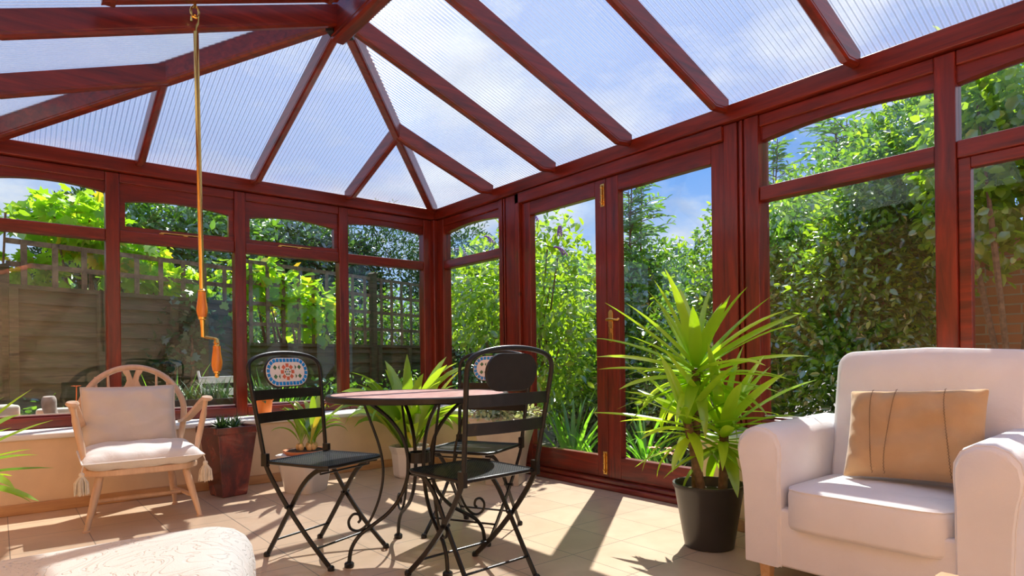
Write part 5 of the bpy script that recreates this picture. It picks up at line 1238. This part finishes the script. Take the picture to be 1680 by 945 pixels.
for i in range(5):
    fx_, fy_, fz_ = rs.uniform(-.10, .10), rs.uniform(-.12, .12), .27 + rs.uniform(-.03, .05)
    m_ = MB(); v_, f_ = cat2([blade((fx_, fy_, fz_), k * 1.047, R(35), .06, .022, 1.0, n=4, fold=.2) for k in range(6)]); m_.add([tuple(p) for p in v_], [tuple(q) for q in f_]); m_.build('flower', 'orange_petal', cl)
clump('spiky_grass', 'tall light green spiky grass growing before the fence right of the beech armchair', -1.90, 1.35, 34, 1.0, .024, 5, 'grass_blade', sp=.10, dr=.9)
clump('spiky_grass', 'green grassy clump outside the window behind the left bistro chair', -1.15, 1.0, 60, 1.0, .022, 6, 'grass_blade', sp=.12, dr=.9)
bush('bedding_plants', 'low green bedding plants along the foot of the back fence', 'plant', [eF(.3, -.4, .25, .9, .25, .35), eF(1.6, -.45, .2, .9, .25, .3), eF(3.0, -.4, .25, 1.0, .3, .4), eF(4.6, -.4, .3, 1.0, .3, .45)], 4200, .07, 'leaf_laurel', LEAF, LEAF_F, depth=.7, stems=3)

# trough planter outside
m_ = MB(); tp = empty('trough_planter', (-1.92, .32, GZ), 0, 'dark wooden trough planter with low spiky plants outside the second window', 'planter')
m_.box((-.24, -.10, 0), (.24, .10, .685)); m_.build('trough', 'fence_wood', tp, bevel=0.004)
m_ = MB(); m_.box((-.25, -.11, .64), (.25, .11, .70)); m_.build('rim', 'black_plastic', tp, bevel=.003)
lst = []; rs = random.Random(77)
for i in range(170):
    az = rs.uniform(0, 6.28); lst.append((((rs.uniform(-.2, .2), rs.uniform(-.07, .07), .68), az, R(rs.uniform(45, 88)), rs.uniform(.10, .22), .013, .5), dict(n=4, prof='spike')))
V, F = blades(lst); mesh_np('foliage', V, F, 'leaf_succulent', tp)
# stone ledge with odds and ends, outside the first window
lg = MB(); lg.box((-3.75, .22, 0), (-2.45, .62, .54)); lo_ = lg.build('stone_ledge', 'stone', None, loc=(0, 0, GZ), bevel=.01, label='low pale stone ledge outside the first window'); lo_['category'] = 'ledge'
def thing(o, lab, cat, group=None): return prop(o, lab, cat, group)
m_ = MB(); m_.box((-.13, -.09, 0), (.13, .09, .17)); thing(m_.build('stone_block', 'stone', None, loc=(-3.13, .42, .42), rot=(0, 0, .2), bevel=.02, seg=3, smooth=True), 'rounded pale stone block standing on the ledge, furthest left', 'stone')
m_ = MB(); m_.box((-.16, -.08, 0), (.16, .08, .13)); thing(m_.build('stone_block', 'stone', None, loc=(-2.74, .46, .42), rot=(0, 0, -.1), bevel=.012, seg=2), 'flat pale stone block standing behind the driftwood on the ledge', 'stone')
m_ = MB(); m_.blob((0, 0, .045), (.11, .07, .055), 8); thing(m_.build('clay_stone', 'terracotta', None, loc=(-2.93, .32, .42), smooth='all'), 'rounded terracotta-coloured stone lying on the ledge', 'stone')
m_ = MB(); m_.tube(spline([(-.06, 0, .22), (-.05, .01, .12), (0.0, 0, .055), (.09, -.01, .035), (.17, 0, .03)], 5), [.032, .04, .043, .042, .040, .038, .034, .032, .032, .032, .033, .034, .032, .030, .028, .026, .024, .022, .02, .018, .014], 10); thing(m_.build('driftwood', 'driftwood', None, loc=(-2.78, .31, .42), smooth=True), 'bent grey piece of driftwood on the ledge', 'wood')
cl = clump('marigold', 'small plant with an orange flower beyond the stone ledge', -2.66, .95, 46, .62, .03, 9, 'leaf_deep', sp=.15)
m_ = MB(); v_, f_ = cat2([blade((.02, -.05, .80), k * .6, R(30), .04, .02, .6, n=3) for k in range(10)]); m_.add([tuple(p) for p in v_], [tuple(q) for q in f_]); m_.tube([(0, -.03, 0), (.02, -.05, .80)], .004, 5); m_.build('flower', 'orange_petal', cl)
# white garden chair outside
gc = empty('garden_chair', (-1.50, .95, GZ), R(200), 'white folding garden chair outside between the second and third windows', 'chair')
for s_ in (-1, 1):
    m_ = MB(); m_.tube([(s_ * .2, .2, 0), (s_ * .2, -.05, .42), (s_ * .2, -.2, .90)], .011, 8); m_.build('rear_frame', 'white_enamel', gc, smooth=True)
    m_ = MB(); m_.tube([(s_ * .18, -.2, 0), (s_ * .18, .2, .43)], .011, 8); m_.build('leg', 'white_enamel', gc, smooth=True)
for k in range(5):
    y = -.16 + .085 * k; m_ = MB(); m_.box((-.2, y - .03, .43), (.2, y + .03, .445)); m_.build('seat_slat', 'white_enamel', gc, bevel=.003)
for k in range(3):
    z = .60 + .11 * k; yk = -.05 - .15 * (z - .42) / .48; m_ = MB(); m_.box((-.2, yk - .008, z - .03), (.2, yk + .008, z + .03)); m_.build('back_slat', 'white_enamel', gc, bevel=.003)
